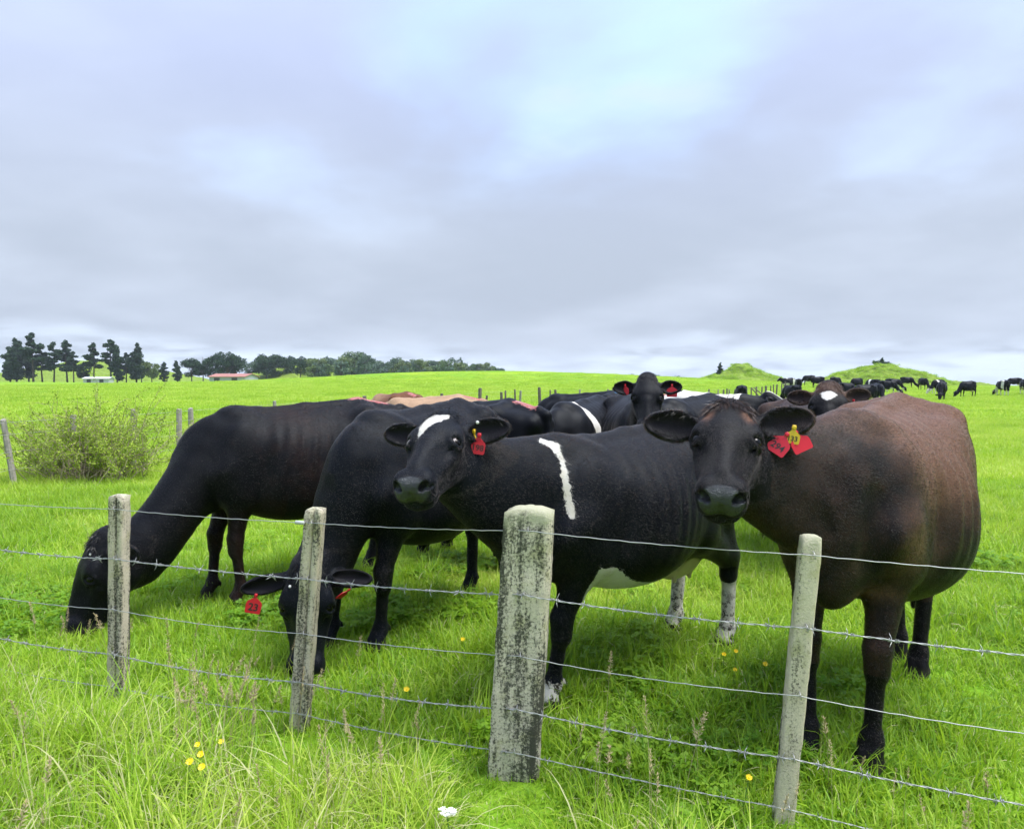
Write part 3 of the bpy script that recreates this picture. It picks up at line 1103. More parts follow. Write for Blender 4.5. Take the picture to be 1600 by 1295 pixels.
# broad-leaved weeds and clover between the grass
def weed_proto(i):
    r_ = np.random.default_rng(1500 + i)
    V, F_, T_ = [], [], []
    for k in range(26):
        a = r_.uniform(0, 6.28); q = 0.075 * math.sqrt(r_.uniform(0, 1)); h = r_.uniform(0.03, 0.075)
        c = np.array([q * math.cos(a), q * math.sin(a), h]); tl = r_.normal(0, 0.3, 2)
        for j in range(3):
            b = j * 2.094 + a; s = 0.0085 * r_.uniform(0.8, 1.3)
            ring = [(0.0, 0), (0.7, 0.65), (1.5, 0.75), (1.95, 0.0), (1.5, -0.75), (0.7, -0.65)]
            n0 = len(V)
            for u, w in ring:
                x = (u * math.cos(b) - w * math.sin(b)) * s; y = (u * math.sin(b) + w * math.cos(b)) * s
                V.append(c + (x, y, x * tl[0] + y * tl[1] + 0.15 * abs(w) * s)); T_.append(0.3)
            F_ += [(n0, n0 + 1, n0 + 2, n0 + 3), (n0, n0 + 3, n0 + 4, n0 + 5)]
    me = mesh_from('clover_tuft', V, F_, True)
    set_attr(me, 'bt', T_); set_attr(me, 'br', np.repeat(r_.uniform(0, 0.5, len(V) // 6), 6)); set_attr(me, 'by', np.zeros(len(V)))
    me.materials.append(M_grass)
    return bpy.data.objects.new('clover_tuft', me)


weeds = protos('clover_tufts', [weed_proto(i) for i in range(4)])
P = wedge(60, 1.8, 7.0, rg)
P = P[patch(P, 1.7, 31) > 0.62]
spread('grass', P, weeds, 4, 0.8, 1.5, 31, -0.25, 'clover leaves between the grass')

# rough tussock and scrub on the little hills
rough = protos('tussock_tufts', [blade_proto('tuft', M_grass, n=60, radius=0.5, hmin=0.18, hmax=0.50, width=0.045, lean=0.5, curl=1.0, seed=120 + i, seg=2, yellow=0.06) for i in range(4)])
r3 = np.random.default_rng(55)
for k in (0, 1):
    hv = HILLS[k]
    P = hv[r3.integers(0, len(hv), 1500)] + r3.normal(0, 0.12, (1500, 3)) * (1, 1, 0)
    P = P[vnoise(P, 0.45) > 0.42]
    tn = np.clip(0.75 * (vnoise(P + 3, 0.6) - 0.25) + r3.normal(0, 0.12, len(P)), 0, 1)
    o = scatter('grass', P, r3.uniform(0, 6.28, len(P)), r3.uniform(0.5, 1.5, len(P)), tn, r3.integers(0, 4, len(P)), rough)
    o['label'] = 'rough tussock grass on the %s hill' % ('pointed', 'scrubby')[k]
# ------------------------------------------------------------------ coat, eyes, tags
def make_coat(name, dark=(0.0036, 0.0038, 0.0048), brown=(0.050, 0.021, 0.012), pale=(0.60, 0.585, 0.55), paint=(0.30, 0.060, 0.050), rough=0.40):
    m, nt, out = new_mat(name)
    tcn = nt.node('ShaderNodeTexCoord')
    P = tcn.outputs['Object']
    n1 = nt.noise(P, 9.0, 4.0, 0.6)
    hairv = nt.mapping(P, scale=(55, 260, 150), rot=(0, 0.5, 0))
    n2 = nt.noise(hairv, 1.0, 3.0, 0.65)
    n3 = nt.noise(P, 60.0, 3.0, 0.7)
    n4 = nt.noise(P, 2.6, 3.0, 0.6)
    A = lambda k: nt.attr(k).outputs['Fac']
    br = nt.math('ADD', A('brown'), nt.math('MULTIPLY', nt.math('SUBTRACT', n1, 0.5), 0.55))
    br = nt.math('ADD', br, nt.math('MULTIPLY', nt.math('SUBTRACT', n2, 0.5), 0.25))
    br = nt.ramp(br, 0.12, 0.95)
    # streaky variation of the dark hair
    dk = nt.mix(nt.ramp(nt.math('ADD', nt.math('MULTIPLY', n2, 0.6), nt.math('MULTIPLY', n4, 0.4)), 0.35, 0.7), dark, tuple(c * 1.9 for c in dark))
    brc = nt.mix(nt.ramp(n2, 0.3, 0.7), tuple(c * 0.62 for c in brown), tuple(c * 1.5 for c in brown))
    col = nt.mix(br, dk, brc)
    # dust and scurf: small pale flecks on the upper side of the coat
    fl = nt.noise(nt.mapping(P, scale=(70, 190, 190), rot=(0.2, 0.4, 0.3)), 1.0, 2.0, 0.5)
    fl = nt.math('MULTIPLY', nt.ramp(fl, 0.745, 0.80), nt.ramp(nt.noise(P, 5.0, 2.0), 0.45, 0.62))
    col = nt.mix(nt.math('MULTIPLY', fl, A('scurf')), col, (0.32, 0.30, 0.27))
    wv = nt.math('ADD', A('white'), nt.math('MULTIPLY', nt.math('SUBTRACT', n3, 0.5), 0.034))
    wv = nt.math('ADD', wv, nt.math('MULTIPLY', nt.math('SUBTRACT', n2, 0.5), 0.012))
    wf = nt.ramp(wv, -0.0025, 0.0025)
    dirt = nt.mix(nt.ramp(n1, 0.35, 0.75), pale, tuple(c * f for c, f in zip(pale, (0.86, 0.83, 0.74))))
    mud = nt.math('MULTIPLY', A('mud'), nt.ramp(nt.noise(P, 24.0, 4.0, 0.7), 0.46, 0.56))
    dirt = nt.mix(mud, dirt, (0.035, 0.030, 0.022))
    col = nt.mix(wf, col, dirt)
    pv = nt.math('ADD', A('paint'), nt.math('MULTIPLY', nt.math('SUBTRACT', nt.noise(P, 34.0, 4.0, 0.7), 0.5), 0.085))
    pf = nt.ramp(pv, 0.0, 0.012)
    pc = nt.mix(nt.ramp(n3, 0.35, 0.65), paint, tuple(min(1, c * 0.75 + 0.16) for c in paint))
    col = nt.mix(pf, col, pc)
    ud = A('udder')
    col = nt.mix(ud, col, nt.mix(n1, (0.50, 0.40, 0.30), (0.62, 0.53, 0.40)))
    hf = A('hoof')
    col = nt.mix(hf, col, nt.mix(nt.noise(nt.mapping(P, scale=(60, 60, 14)), 1.0), (0.018, 0.017, 0.015), (0.070, 0.062, 0.052)))
    mz = A('muz')
    col = nt.mix(mz, col, nt.mix(n1, (0.012, 0.012, 0.014), (0.035, 0.034, 0.037)))
    inn = A('inner')
    col = nt.mix(nt.math('MULTIPLY', inn, 0.7), col, (0.009, 0.007, 0.008))
    pores = nt.node('ShaderNodeTexVoronoi', feature='DISTANCE_TO_EDGE')
    pores.inputs['Scale'].default_value = 190.0
    nt.l.new(P, pores.inputs['Vector'])
    pore = nt.math('MINIMUM', pores.outputs['Distance'], 0.25)
    hgt = nt.math('ADD', nt.math('MULTIPLY', n2, nt.math('SUBTRACT', 1.0, mz)), nt.math('MULTIPLY', nt.math('MULTIPLY', pore, 2.2), mz))
    rgh = nt.mixf(mz, nt.math('ADD', rough, nt.math('MULTIPLY', nt.math('SUBTRACT', n4, 0.5), 0.22)), 0.26)
    b = principled(nt, out, col, rgh, 0.0, nt.mixf(mz, 0.10, 0.55), hgt, 0.7, 0.004)
    b.inputs['Specular Tint'].default_value = (0.82, 0.90, 1.0, 1.0)
    b.inputs['Sheen Weight'].default_value = 0.02
    b.inputs['Sheen Roughness'].default_value = 0.35
    b.inputs['Sheen Tint'].default_value = (0.8, 0.88, 1.0, 1.0)
    return m


M_black = make_coat('black_coat')
M_bluish = make_coat('blue_black_coat', dark=(0.0030, 0.0038, 0.0058), rough=0.42)
M_brownblack = make_coat('brown_black_coat', dark=(0.0042, 0.0038, 0.0040), brown=(0.115, 0.063, 0.042), rough=0.42)
M_tan = make_coat('tan_coat', dark=(0.25, 0.165, 0.105), brown=(0.12, 0.052, 0.027), rough=0.6)
M_bluepaint = make_coat('black_coat_blue_mark', paint=(0.02, 0.25, 0.55))
M_tagred = simple_mat('red_tag_plastic', (0.50, 0.004, 0.016), 0.38, var=0.08, bstr=0.05)
M_tagyel = simple_mat('yellow_tag_plastic', (0.66, 0.44, 0.015), 0.38, var=0.08, bstr=0.05)
M_ink = simple_mat('tag_ink', (0.012, 0.010, 0.010), 0.6)
M_button = simple_mat('white_button_plastic', (0.72, 0.72, 0.70), 0.35)
M_hair_black = simple_mat('black_hair', (0.0050, 0.0056, 0.0072), 0.30, spec=0.36)
M_hair_brown = simple_mat('dark_brown_hair', (0.100, 0.053, 0.034), 0.40, spec=0.40)
M_hair_dust = simple_mat('dusty_hair', (0.16, 0.14, 0.11), 0.7)
M_hair_white = simple_mat('white_hair', (0.62, 0.60, 0.56), 0.6)


def hair_mat(name, melanin, redness, rough=0.22, tint=(1, 1, 1, 1)):
    """coat hair as real fibres: sheen runs across the lie of the coat"""
    m, nt, out = new_mat(name)
    h = nt.node('ShaderNodeBsdfHairPrincipled')
    h.parametrization = 'MELANIN'
    h.inputs['Melanin'].default_value = melanin
    h.inputs['Melanin Redness'].default_value = redness
    h.inputs['Roughness'].default_value = rough
    h.inputs['Radial Roughness'].default_value = 0.35
    h.inputs['Coat'].default_value = 0.15
    h.inputs['Random Color'].default_value = 0.25
    h.inputs['Random Roughness'].default_value = 0.2
    nt.l.new(h.outputs[0], out.inputs['Surface'])
    return m


M_coat_black = hair_mat('black_coat_fibres', 1.0, 0.25)
M_coat_brown = hair_mat('brown_coat_fibres', 0.74, 0.62, 0.26)


def eye_mat():
    m, nt, out = new_mat('wet_eye')
    f = nt.attr('iris').outputs['Fac']
    iris = nt.mix(nt.ramp(f, 0.86, 0.93), (0.010, 0.006, 0.004), (0.002, 0.002, 0.002))
    col = nt.mix(nt.ramp(f, 0.50, 0.56), (0.40, 0.36, 0.35), iris)
    principled(nt, out, col, 0.05, 0, 0.22)
    return m


M_eye = eye_mat()


def uv_ball(r, n=20, m=12):
    v = [(0, 0, r)]; f = []
    for i in range(1, m):
        a = math.pi * i / m
        for j in range(n):
            b = 2 * math.pi * j / n
            v.append((r * math.sin(a) * math.cos(b), r * math.sin(a) * math.sin(b), r * math.cos(a)))
    v.append((0, 0, -r))
    for j in range(n):
        f.append((0, 1 + j, 1 + (j + 1) % n))
        f.append((len(v) - 1, 1 + (m - 2) * n + (j + 1) % n, 1 + (m - 2) * n + j))
    for i in range(m - 2):
        for j in range(n):
            a = 1 + i * n + j; b = 1 + i * n + (j + 1) % n
            f.append((a, a + n, b + n, b))
    return v, f


def text_mesh(txt, size, name='lettering', depth=0.0006):
    cu = bpy.data.curves.new(name, 'FONT')
    cu.body = txt; cu.size = size; cu.align_x = 'CENTER'; cu.align_y = 'CENTER'; cu.extrude = depth; cu.offset = size * 0.018
    o = bpy.data.objects.new(name, cu)
    COL.objects.link(o)
    dg = bpy.context.evaluated_depsgraph_get()
    me = bpy.data.meshes.new_from_object(o.evaluated_get(dg))
    me.name = name
    bpy.data.objects.remove(o); bpy.data.curves.remove(cu)
    return me


def tag_mesh(w, h, neck, bend=0.0):
    """flag of an ear tag in x-y, hanging from the stud at the origin, with rounded shoulders"""
    pr = [(-neck, 0.010), (neck, 0.010), (neck * 1.1, -0.012), (w * 0.62, -0.012 - h * 0.28), (w / 2 + 0.001, -0.012 - h * 0.42), (w / 2, -0.012 - h * 0.92),
          (w / 2 - 0.004, -0.012 - h), (-w / 2 + 0.004, -0.012 - h), (-w / 2, -0.012 - h * 0.92), (-w / 2 - 0.001, -0.012 - h * 0.42), (-w * 0.62, -0.012 - h * 0.28), (-neck * 1.1, -0.012)]
    pr[3] = (w * 0.46, -0.012 - h * 0.26); pr[10] = (-w * 0.46, -0.012 - h * 0.26)
    t = 0.0014
    v = [(x, y, t) for x, y in pr] + [(x, y, -t) for x, y in pr]
    n = len(pr)
    f = [tuple(range(n))[::-1], tuple(range(n, 2 * n))]
    for i in range(n):
        j = (i + 1) % n
        f.append((i, j, n + j, n + i))
    return mesh_from('ear_tag', v, f)


def frame(o, origin, xa, ya, za):
    m = Matrix(((xa[0], ya[0], za[0], origin[0]), (xa[1], ya[1], za[1], origin[1]), (xa[2], ya[2], za[2], origin[2]), (0, 0, 0, 1)))
    o.matrix_local = m


def add_tag(cow, body, at, normal, down, w, h, mat, text=None, tsize=0.03, button=True, label=None):
    """at, normal and down are in the cow's own axes"""
    nz = _n(normal); dn = np.asarray(down, float); dn = _n(dn - (dn @ nz) * nz)
    ya = -dn; xa = np.cross(ya, nz)
    o = obj('ear_tag', tag_mesh(w, h, 0.007), mat, body)
    frame(o, at, xa, ya, nz)
    if label: o['label'] = label
    if text:
        t = obj('lettering', text_mesh(text, tsize), M_ink, o)
        t.location = (0, -0.012 - h * 0.62, 0.0018)
    if button:
        mb = MB(); mb.tube([(0, 0, 0.0014), (0, 0, 0.005), (0, 0, 0.0058)], [0.009, 0.0085, 0.005], 12)
        mb.build('stud', mat, o, True)
    return o


def strands(name, roots, dirs, L, width, mat, parent, droop=0.4, jit=0.35, seg=3, seed=1, curl=0.0):
    """hair: narrow tapering ribbons"""
    rg = np.random.default_rng(seed)
    n = len(roots)
    d = dirs + rg.normal(0, jit, dirs.shape); d /= np.linalg.norm(d, axis=1, keepdims=True)
    side = np.cross(d, rg.normal(0, 1, d.shape)); side /= np.linalg.norm(side, axis=1, keepdims=True) + 1e-9
    Ls = (L if np.ndim(L) else np.full(n, L)) * rg.uniform(0.55, 1.15, n)
    pts = []
    p = roots.copy(); dd = d.copy()
    for s in range(seg + 1):
        w = width * (1 - s / (seg + 0.15))
        pts.append(p - side * w / 2); pts.append(p + side * w / 2)
        dd = dd + np.array([0, 0, -droop]) / seg + rg.normal(0, curl, d.shape)
        dd /= np.linalg.norm(dd, axis=1, keepdims=True)
        p = p + dd * (Ls / seg)[:, None]
    V = np.stack(pts, 1).reshape(-1, 3)
    m = 2 * (seg + 1)
    base = np.arange(n)[:, None] * m
    q = np.concatenate([base + np.array([[2 * s, 2 * s + 1, 2 * s + 3, 2 * s + 2]]) for s in range(seg)])
    o = obj(name, mesh_from(name, V, q, True), mat, parent)
    o['kind'] = 'stuff'
    return o


def seg_dist(P, a, b):
    a = np.asarray(a, float); b = np.asarray(b, float); ba = b - a
    t = np.clip(((P - a) @ ba) / (ba @ ba), 0, 1)
    return np.linalg.norm(P - a - t[:, None] * ba, axis=1), t


def build_cow(cow, label, mat, coat, group, h=0.011, fine=2, gaze=None, eyes=True, fur=0, name='cow'):
    v, f, ng = cow.skin(h, fine)
    me = mesh_mixed(name, v, f, ng)
    q = v / cow.s
    hp = (v - cow.h0) @ cow.hM.T / cow.hs
    onhead = (hp[:, 0] > -0.06) & (np.abs(hp[:, 1]) < 0.16) & (hp[:, 2] > -0.27) & (hp[:, 0] < 0.56)
    z = np.zeros(len(v))
    at = dict(white=z - 1.0, brown=z.copy(), paint=z - 1.0, mud=z.copy(), scurf=z + 0.5)
    at['hoof'] = np.clip((0.075 - v[:, 2]) / 0.02, 0, 1)
    # bare wet nose: front of the muzzle between and around the nostrils
    nz = np.sqrt(((hp[:, 0] - 0.487) / 0.052) ** 2 + (np.abs(hp[:, 1]) / 0.078) ** 2.6 + ((hp[:, 2] + 0.072) / 0.062) ** 2)
    at['muz'] = np.where(onhead, np.clip((1.0 - nz) / 0.16, 0, 1), 0)
    ud = np.sqrt(((q[:, 0] + 0.49) / 0.17) ** 2 + (q[:, 1] / 0.15) ** 2 + ((q[:, 2] - 0.575) / 0.135) ** 2)
    at['udder'] = np.clip((1.0 - ud) / 0.08, 0, 1) * (q[:, 2] < 0.66)
    teat = (np.abs(q[:, 0] + 0.49) < 0.10) & (np.abs(q[:, 1]) < 0.10) & (q[:, 2] < 0.55) & (q[:, 2] > 0.41)
    at['udder'] = np.where(teat, 1.0, at['udder'])
    inn = z.copy()
    for (b0, L, N, B, zs) in cow.ear.values():
        r = (v - b0)
        a, b, c = r @ L / zs, r @ B / zs, r @ N / zs
        inn = np.maximum(inn, ((a > 0.03) & (np.sqrt(((a - 0.13) / 0.10) ** 2 + (b / 0.056) ** 2) < 1) & (c > -0.02) & (c < 0.02)).astype(float))
    at['inner'] = inn
    if coat:
        coat(at, v, q, hp, onhead, cow)
    for k, a in at.items():
        set_attr(me, k, a)
    o = obj(name, me, mat)
    o.location = cow.loc
    o.rotation_euler = (0, 0, cow.rz)
    tag(o, label, 'cow', group)
    if eyes:
        bv, bf = uv_ball(0.0245 * cow.hs)
        for s in (1, -1):
            ec, ex = cow.eye[s]
            m2 = mesh_from('eye', bv, bf, True)
            gz = _n(ex + 0.12 * cow.hM[0])
            lim = -0.6
            if gaze is not None:
                gz = _n(cow.M @ np.asarray(gaze[s], float)); lim = gaze.get('lim', 0.0)
            set_attr(m2, 'iris', np.array([_n(p) for p in bv]) @ gz + 0.35 - lim)
            e = obj('eye', m2, M_eye, o)
            e.location = ec + ex * 0.0015
    if fur:
        coat_fur(cow, o, me, v, at, onhead, fur)
    return o


def hair_curves(name, P0, P1, P2, r0, mat, parent):
    n = len(P0)
    hc = bpy.data.hair_curves.new(name)
    hc.add_curves([3] * n)
    pts = np.stack([P0, P1, P2], 1).astype(np.float32).reshape(-1)
    hc.attributes['position'].data.foreach_set('vector', pts)
    if 'radius' not in hc.attributes:
        hc.attributes.new('radius', 'FLOAT', 'POINT')
    hc.attributes['radius'].data.foreach_set('value', np.tile(np.array([r0, r0 * 0.8, r0 * 0.15], np.float32), n))
    hc.materials.append(mat)
    o = bpy.data.objects.new(name, hc)
    link(o, parent)
    o['kind'] = 'stuff'
    return o


def coat_fur(cow, o, me, v, at, onhead, n, L=0.0100, r0=0.00042):
    """short coat hair lying back and down along the body, over the face towards the nose; thinner away from the camera"""
    nr = np.empty(len(me.vertices) * 3, np.float32)
    me.vertices.foreach_get('normal', nr); nrm = nr.reshape(-1, 3).astype(float)
    rg = np.random.default_rng(5)
    hp = (v - cow.h0) @ cow.hM.T / cow.hs
    fine = onhead & (hp[:, 0] > 0.10)
    w = np.where(fine, 0.12, np.where(onhead, 0.5, 1.0))
    w = w * ((v[:, 2] > 0.10) & (at['muz'] < 0.25) & (at['udder'] < 0.3) & (at['inner'] < 0.5))
    pk = rg.choice(len(v), n, p=w / w.sum())
    nn = nrm[pk]
    j = rg.normal(0, 1, (n, 3)) * np.where(fine[pk], 0.0022, 0.0055)[:, None]
    rt = v[pk] + j - (j * nn).sum(1, keepdims=True) * nn
    lay = np.tile(np.array([-0.85, 0, -0.55]), (n, 1))
    hd = onhead[pk]
    lay[hd] = cow.hM[0]
    lay = lay - (lay * nn).sum(1, keepdims=True) * nn
    lay /= np.linalg.norm(lay, axis=1, keepdims=True) + 1e-6
    # cowlicks: the hair swings slowly over the body
    sw = (vnoise(rt, 5.0) - 0.5) * 1.0 + rg.normal(0, 0.12, n)
    lay = lay * np.cos(sw)[:, None] + np.cross(nn, lay) * np.sin(sw)[:, None]
    ln = L * rg.uniform(0.6, 1.25, n) * np.where(hd, 0.62, 1.0)
    p1 = rt + (lay * 0.90 + nn * 0.30) * (ln * 0.5)[:, None]
    p2 = p1 + (lay * 1.0 + nn * 0.02) * (ln * 0.5)[:, None]
    wt = (at['white'][pk] + rg.normal(0, 0.006, n)) > 0
    bw = rg.uniform(0, 1, n) < np.clip(at['brown'][pk] * 1.15 - 0.12, 0, 1)
    pt = at['paint'][pk] > -0.005
    dust = rg.uniform(0, 1, n) < 0.055 * np.clip((vnoise(rt + 3, 9.0) - 0.52) * 4, 0, 1) * at['scurf'][pk]
    for sel, mm, nm in ((dust & ~pt, M_hair_dust, 'dusty_coat_hair'), (~wt & ~bw & ~pt & ~dust, M_coat_black, 'coat_hair'), (wt & ~pt, M_hair_white, 'white_coat_hair'), (bw & ~wt & ~pt, M_coat_brown, 'brown_coat_hair')):
        if sel.sum() > 50:
            hair_curves(nm, rt[sel] - nn[sel] * 0.001, p1[sel], p2[sel], r0, mm, o)


def poll_hair(cow, body, n, L, mat, seed=1, fwd=0.5, name='poll_hair', spread=1.0, up=0.25):
    """forelock between the ears"""
    rg = np.random.default_rng(seed)
    a = rg.uniform(-1, 1, n) * 0.075 * spread; u = rg.uniform(-0.045, 0.055, n)
    P = np.stack([cow.H(uu, vv, -0.02) for uu, vv in zip(u, a)])
    P = project(cow.F, P, 4, 0.05) - 0.003 * cow.hM[2]
    d = np.stack([cow.hM[0] * fwd + cow.hM[1] * (vv / 0.075) * 0.75 + cow.hM[2] * up for vv in a])
    strands(name, P, d, L, 0.0020, mat, body, 0.9, 0.22, 4, seed, 0.06)


def ear_hair(cow, body, n, mat, seed=1, L=0.028):
    """soft fringe inside and along the rim of both ears"""
    rg = np.random.default_rng(seed)
    for (b0, Lv, N, B, z) in cow.ear.values():
        a = rg.uniform(0.02, 0.19, n); sg = rg.choice([-1, 1], n)
        w = np.sqrt(np.clip(1 - ((a - 0.115) / 0.10) ** 2, 0.05, 1)) * 0.058 * rg.uniform(0.75, 1.0, n)
        P = b0 + z * (Lv * a[:, None] + B * (sg * w)[:, None] + N * 0.004)
        P = project(cow.F, P, 3, 0.02)
        d = -B * (sg * rg.uniform(-0.6, 0.9, n))[:, None] + N * 0.45 + Lv * rg.uniform(0.1, 0.8, n)[:, None]
        strands('ear_hair', P, d, L * z, 0.0011, mat, body, 0.25, 0.25, 3, seed, 0.05)
# ------------------------------------------------------------------ the wire fence in front
def concrete(name, base=(0.40, 0.385, 0.33), dark=0.5, top=1.0):
    m, nt, out = new_mat(name)
    P = nt.node('ShaderNodeTexCoord').outputs['Object']
    sp = nt.node('ShaderNodeSeparateXYZ'); nt.l.new(P, sp.inputs[0])
    n1 = nt.noise(P, 130.0, 4.0, 0.7)
    n2 = nt.noise(nt.mapping(P, scale=(20, 20, 2.2)), 1.0, 4.0, 0.6)
    n3 = nt.noise(P, 14.0, 4.0, 0.6)
    n5 = nt.noise(P, 95.0, 5.0, 0.75)
    col = nt.mix(n1, tuple(c * 0.72 for c in base), tuple(min(1, c * 1.3) for c in base))
    col = nt.mix(nt.math('MULTIPLY', nt.ramp(n3, 0.50, 0.68), 0.45), col, (0.34, 0.33, 0.12))           # yellow-green lichen
    alg = nt.math('ADD', nt.math('MULTIPLY', n2, 0.60), nt.math('MULTIPLY', n5, 0.55))
    alg = nt.ramp(alg, 0.60 - 0.09 * dark, 0.73 - 0.09 * dark)
    col = nt.mix(nt.math('MULTIPLY', alg, 0.92), col, (0.030, 0.034, 0.026))                            # black algae in streaks
    cap = nt.ramp(nt.math('ADD', sp.outputs['Z'], nt.math('MULTIPLY', nt.math('SUBTRACT', n3, 0.5), 0.22)), top - 0.06, top + 0.02)
    col = nt.mix(cap, col, nt.mix(n1, (0.28, 0.29, 0.17), (0.50, 0.49, 0.38)))                          # pale rough crown
    h = nt.math('ADD', nt.math('MULTIPLY', n1, 0.6), nt.math('MULTIPLY', n5, 0.6))
    principled(nt, out, col, 0.93, 0, 0.2, h, 0.9, 0.006)
    return m


M_galv = simple_mat('galvanised_wire', (0.40, 0.41, 0.41), 0.48, 0.55, var=0.25, scale=60, bstr=0.1)
M_rust = simple_mat('rusty_wire', (0.20, 0.13, 0.09), 0.7, 0.5, var=0.3, scale=50)


def post_mesh(profile, h, sink=0.25, seg=44, rough=0.004, seed=1, arch=0.0, taper=0.0, lean=0.0):
    """outline in plan, drawn up in many slices with chipped, uneven faces and a crowned top"""
    prof = []
    n = len(profile)
    for i in range(n):                                     # subdivide the outline
        a = np.array(profile[i], float); b = np.array(profile[(i + 1) % n], float)
        k = max(1, int(np.linalg.norm(b - a) / 0.014))
        for j in range(k):
            prof.append(a + (b - a) * j / k)
    prof = np.array(prof); n = len(prof)
    cx = prof.mean(0); hwid = np.abs(prof[:, 0] - cx[0]).max()
    V = []
    for s in range(seg + 1):
        t = s / seg
        z = -sink + (h + sink) * t
        p = cx + (prof - cx) * (1 + taper * (1 - t))
        zz = np.full(n, z)
        if s == seg:
            p = cx + (p - cx) * 0.965
        zz = zz - arch * ((p[:, 0] - cx[0]) / hwid) ** 2 * max(0, (t - 0.8) / 0.2)
        V.append(np.stack([p[:, 0] + lean * z, p[:, 1], zz], 1))
    V = np.concatenate(V)
    nrm = np.tile(prof - cx, (seg + 1, 1)); nrm = nrm / (np.linalg.norm(nrm, axis=1, keepdims=True) + 1e-9)
    ns = (vnoise(V + seed, 48) - 0.5) * 1.0 + (vnoise(V + seed * 2, 17) - 0.5) * 1.2
    V[:, :2] += nrm * (ns * rough)[:, None]
    V[:, 2] += np.where(V[:, 2] > h - 0.06, (vnoise(V + 5 + seed, 60) - 0.5) * rough * 2.5, 0)
    i, j = np.meshgrid(np.arange(seg), np.arange(n), indexing='ij')
    j2 = (j + 1) % n
    f = np.stack([i * n + j, i * n + j2, (i + 1) * n + j2, (i + 1) * n + j], -1).reshape(-1, 4)
    # crown: centre fan
    rim = np.arange(n) + seg * n
    c = V[rim].mean(0); c[2] = V[rim][:, 2].max() + 0.004
    inner = c + (V[rim] - c) * 0.5; inner[:, 2] = np.maximum(inner[:, 2], c[2] - 0.003)
    base = len(V)
    V = np.concatenate([V, inner, [c]])
    ng = [[int(rim[k]), int(rim[(k + 1) % n]), base + (k + 1) % n, base + k] for k in range(n)]
    ng += [[base + k, base + (k + 1) % n, base + n] for k in range(n)]
    me = mesh_mixed('post', V, f, ng)
    return me


FANG = math.atan2(-0.352, 1.0)
fence = empty('wire_fence', (0.04, 2.775, 0), 0)
tag(fence, 'barbed wire fence on grey concrete posts across the front of the pasture', 'fence')
grooved = [(-0.040, 0.004), (-0.037, 0.0), (0.003, 0.0), (0.0045, 0.014), (0.0085, 0.014), (0.010, -0.005), (0.034, -0.006), (0.039, -0.001), (0.036, 0.060), (-0.040, 0.060)]
thick = [(-0.094, 0.004), (-0.086, 0.0), (0.070, -0.004), (0.086, 0.006), (0.096, 0.022), (0.094, 0.105), (-0.090, 0.105)]
thin = [(-0.033, 0.004), (-0.028, 0.0), (0.026, 0.0), (0.033, 0.006), (0.031, 0.055), (-0.031, 0.055)]
M_post1 = concrete('mossy_concrete', base=(0.56, 0.50, 0.39), dark=0.85, top=1.0)
M_post3 = concrete('lichen_concrete', base=(0.60, 0.55, 0.44), dark=1.0, top=1.03)
M_post4 = concrete('pale_concrete', base=(0.60, 0.54, 0.42), dark=0.35, top=1.0)
#        pixel x of base, distance, height, lean, outline, material, wire heights, seed
POSTS = [(None, (-2.87, 3.84), 0.98, 0.03, grooved, M_post1, (0.905, 0.675, 0.425, 0.215, 0.055), 3),
         (166, 3.50, 0.985, 0.035, grooved, M_post1, (0.925, 0.685, 0.440, 0.222, 0.063), 1),
         (456, 3.15, 0.985, 0.090, grooved, M_post1, (0.928, 0.683, 0.445, 0.232, 0.095), 2),
         (800, 2.76, 1.055, 0.060, thick, M_post3, (0.975, 0.730, 0.495, 0.290, 0.122), 4),
         (1239, 2.48, 1.010, 0.074, thin, M_post4, (0.950, 0.700, 0.465, 0.245, 0.068), 5),
         (None, (1.93, 2.12), 1.0, 0.02, grooved, M_post1, (0.955, 0.705, 0.460, 0.230, 0.050), 6)]
attach = []
PLAB = [None, 'grey concrete post with a dark groove, beside the grazing cow at the far left', 'leaning grey grooved concrete post in front of the grazing head',
        'thick square concrete post streaked with black lichen', 'narrow pale concrete post in front of the brown-black cow', None]
for k, (bx, d, h, lean, prof, mat, wires, seed) in enumerate(POSTS):
    if bx is None:
        X, Y = d
    else:
        X, Y = (bx - 800) / FPX * d, d
    me = post_mesh(prof, h, seed=seed, arch=0.022 if prof is thick else 0.006, rough=0.006 if prof is thick else 0.0035, lean=lean, taper=0.06 if prof is thick else 0.04)
    p = obj('post', me, mat, fence)
    p.location = (X - 0.04, Y - 2.775, 0)
    p.rotation_euler = (0, 0, FANG * 0.35)
    if PLAB[k]: p['label'] = PLAB[k]
    attach.append([(X - 0.04 + lean * z, Y - 2.775 - 0.014 - (0.004 if prof is not grooved else 0.006), z) for z in wires])
    # wire staples, one for each strand
    for z in wires:
        mb = MB()
        a = Vector((lean * z + 0.004, -0.012, z))
        mb.tube([a + Vector((0, 0.012, 0.012)), a + Vector((0, -0.008, 0.010)), a + Vector((0.002, -0.011, 0)), a + Vector((0.004, -0.008, -0.010)), a + Vector((0.004, 0.012, -0.012))], 0.0017, 5)
        mb.build('staple', M_galv, p, True)


def barb_mesh():
    mb = MB()
    for q in (-1, 1):
        pts = []
        for t in np.linspace(0, 4 * math.pi, 15):
            pts.append((q * 0.004 + 0.0009 * t * q, 0.0052 * math.cos(t), 0.0052 * math.sin(t)))
        mb.tube(pts, 0.0013, 5)
        for s in (-1, 1):
            mb.tube([(q * 0.005, 0.004 * s * q, 0.003 * s), (q * 0.009, 0.010 * s * q, 0.011 * s), (q * 0.012, 0.015 * s * q, 0.019 * s)], [0.0014, 0.0012, 0.0003], 5)
    return mesh_from('barb', mb.v, mb.f, True)


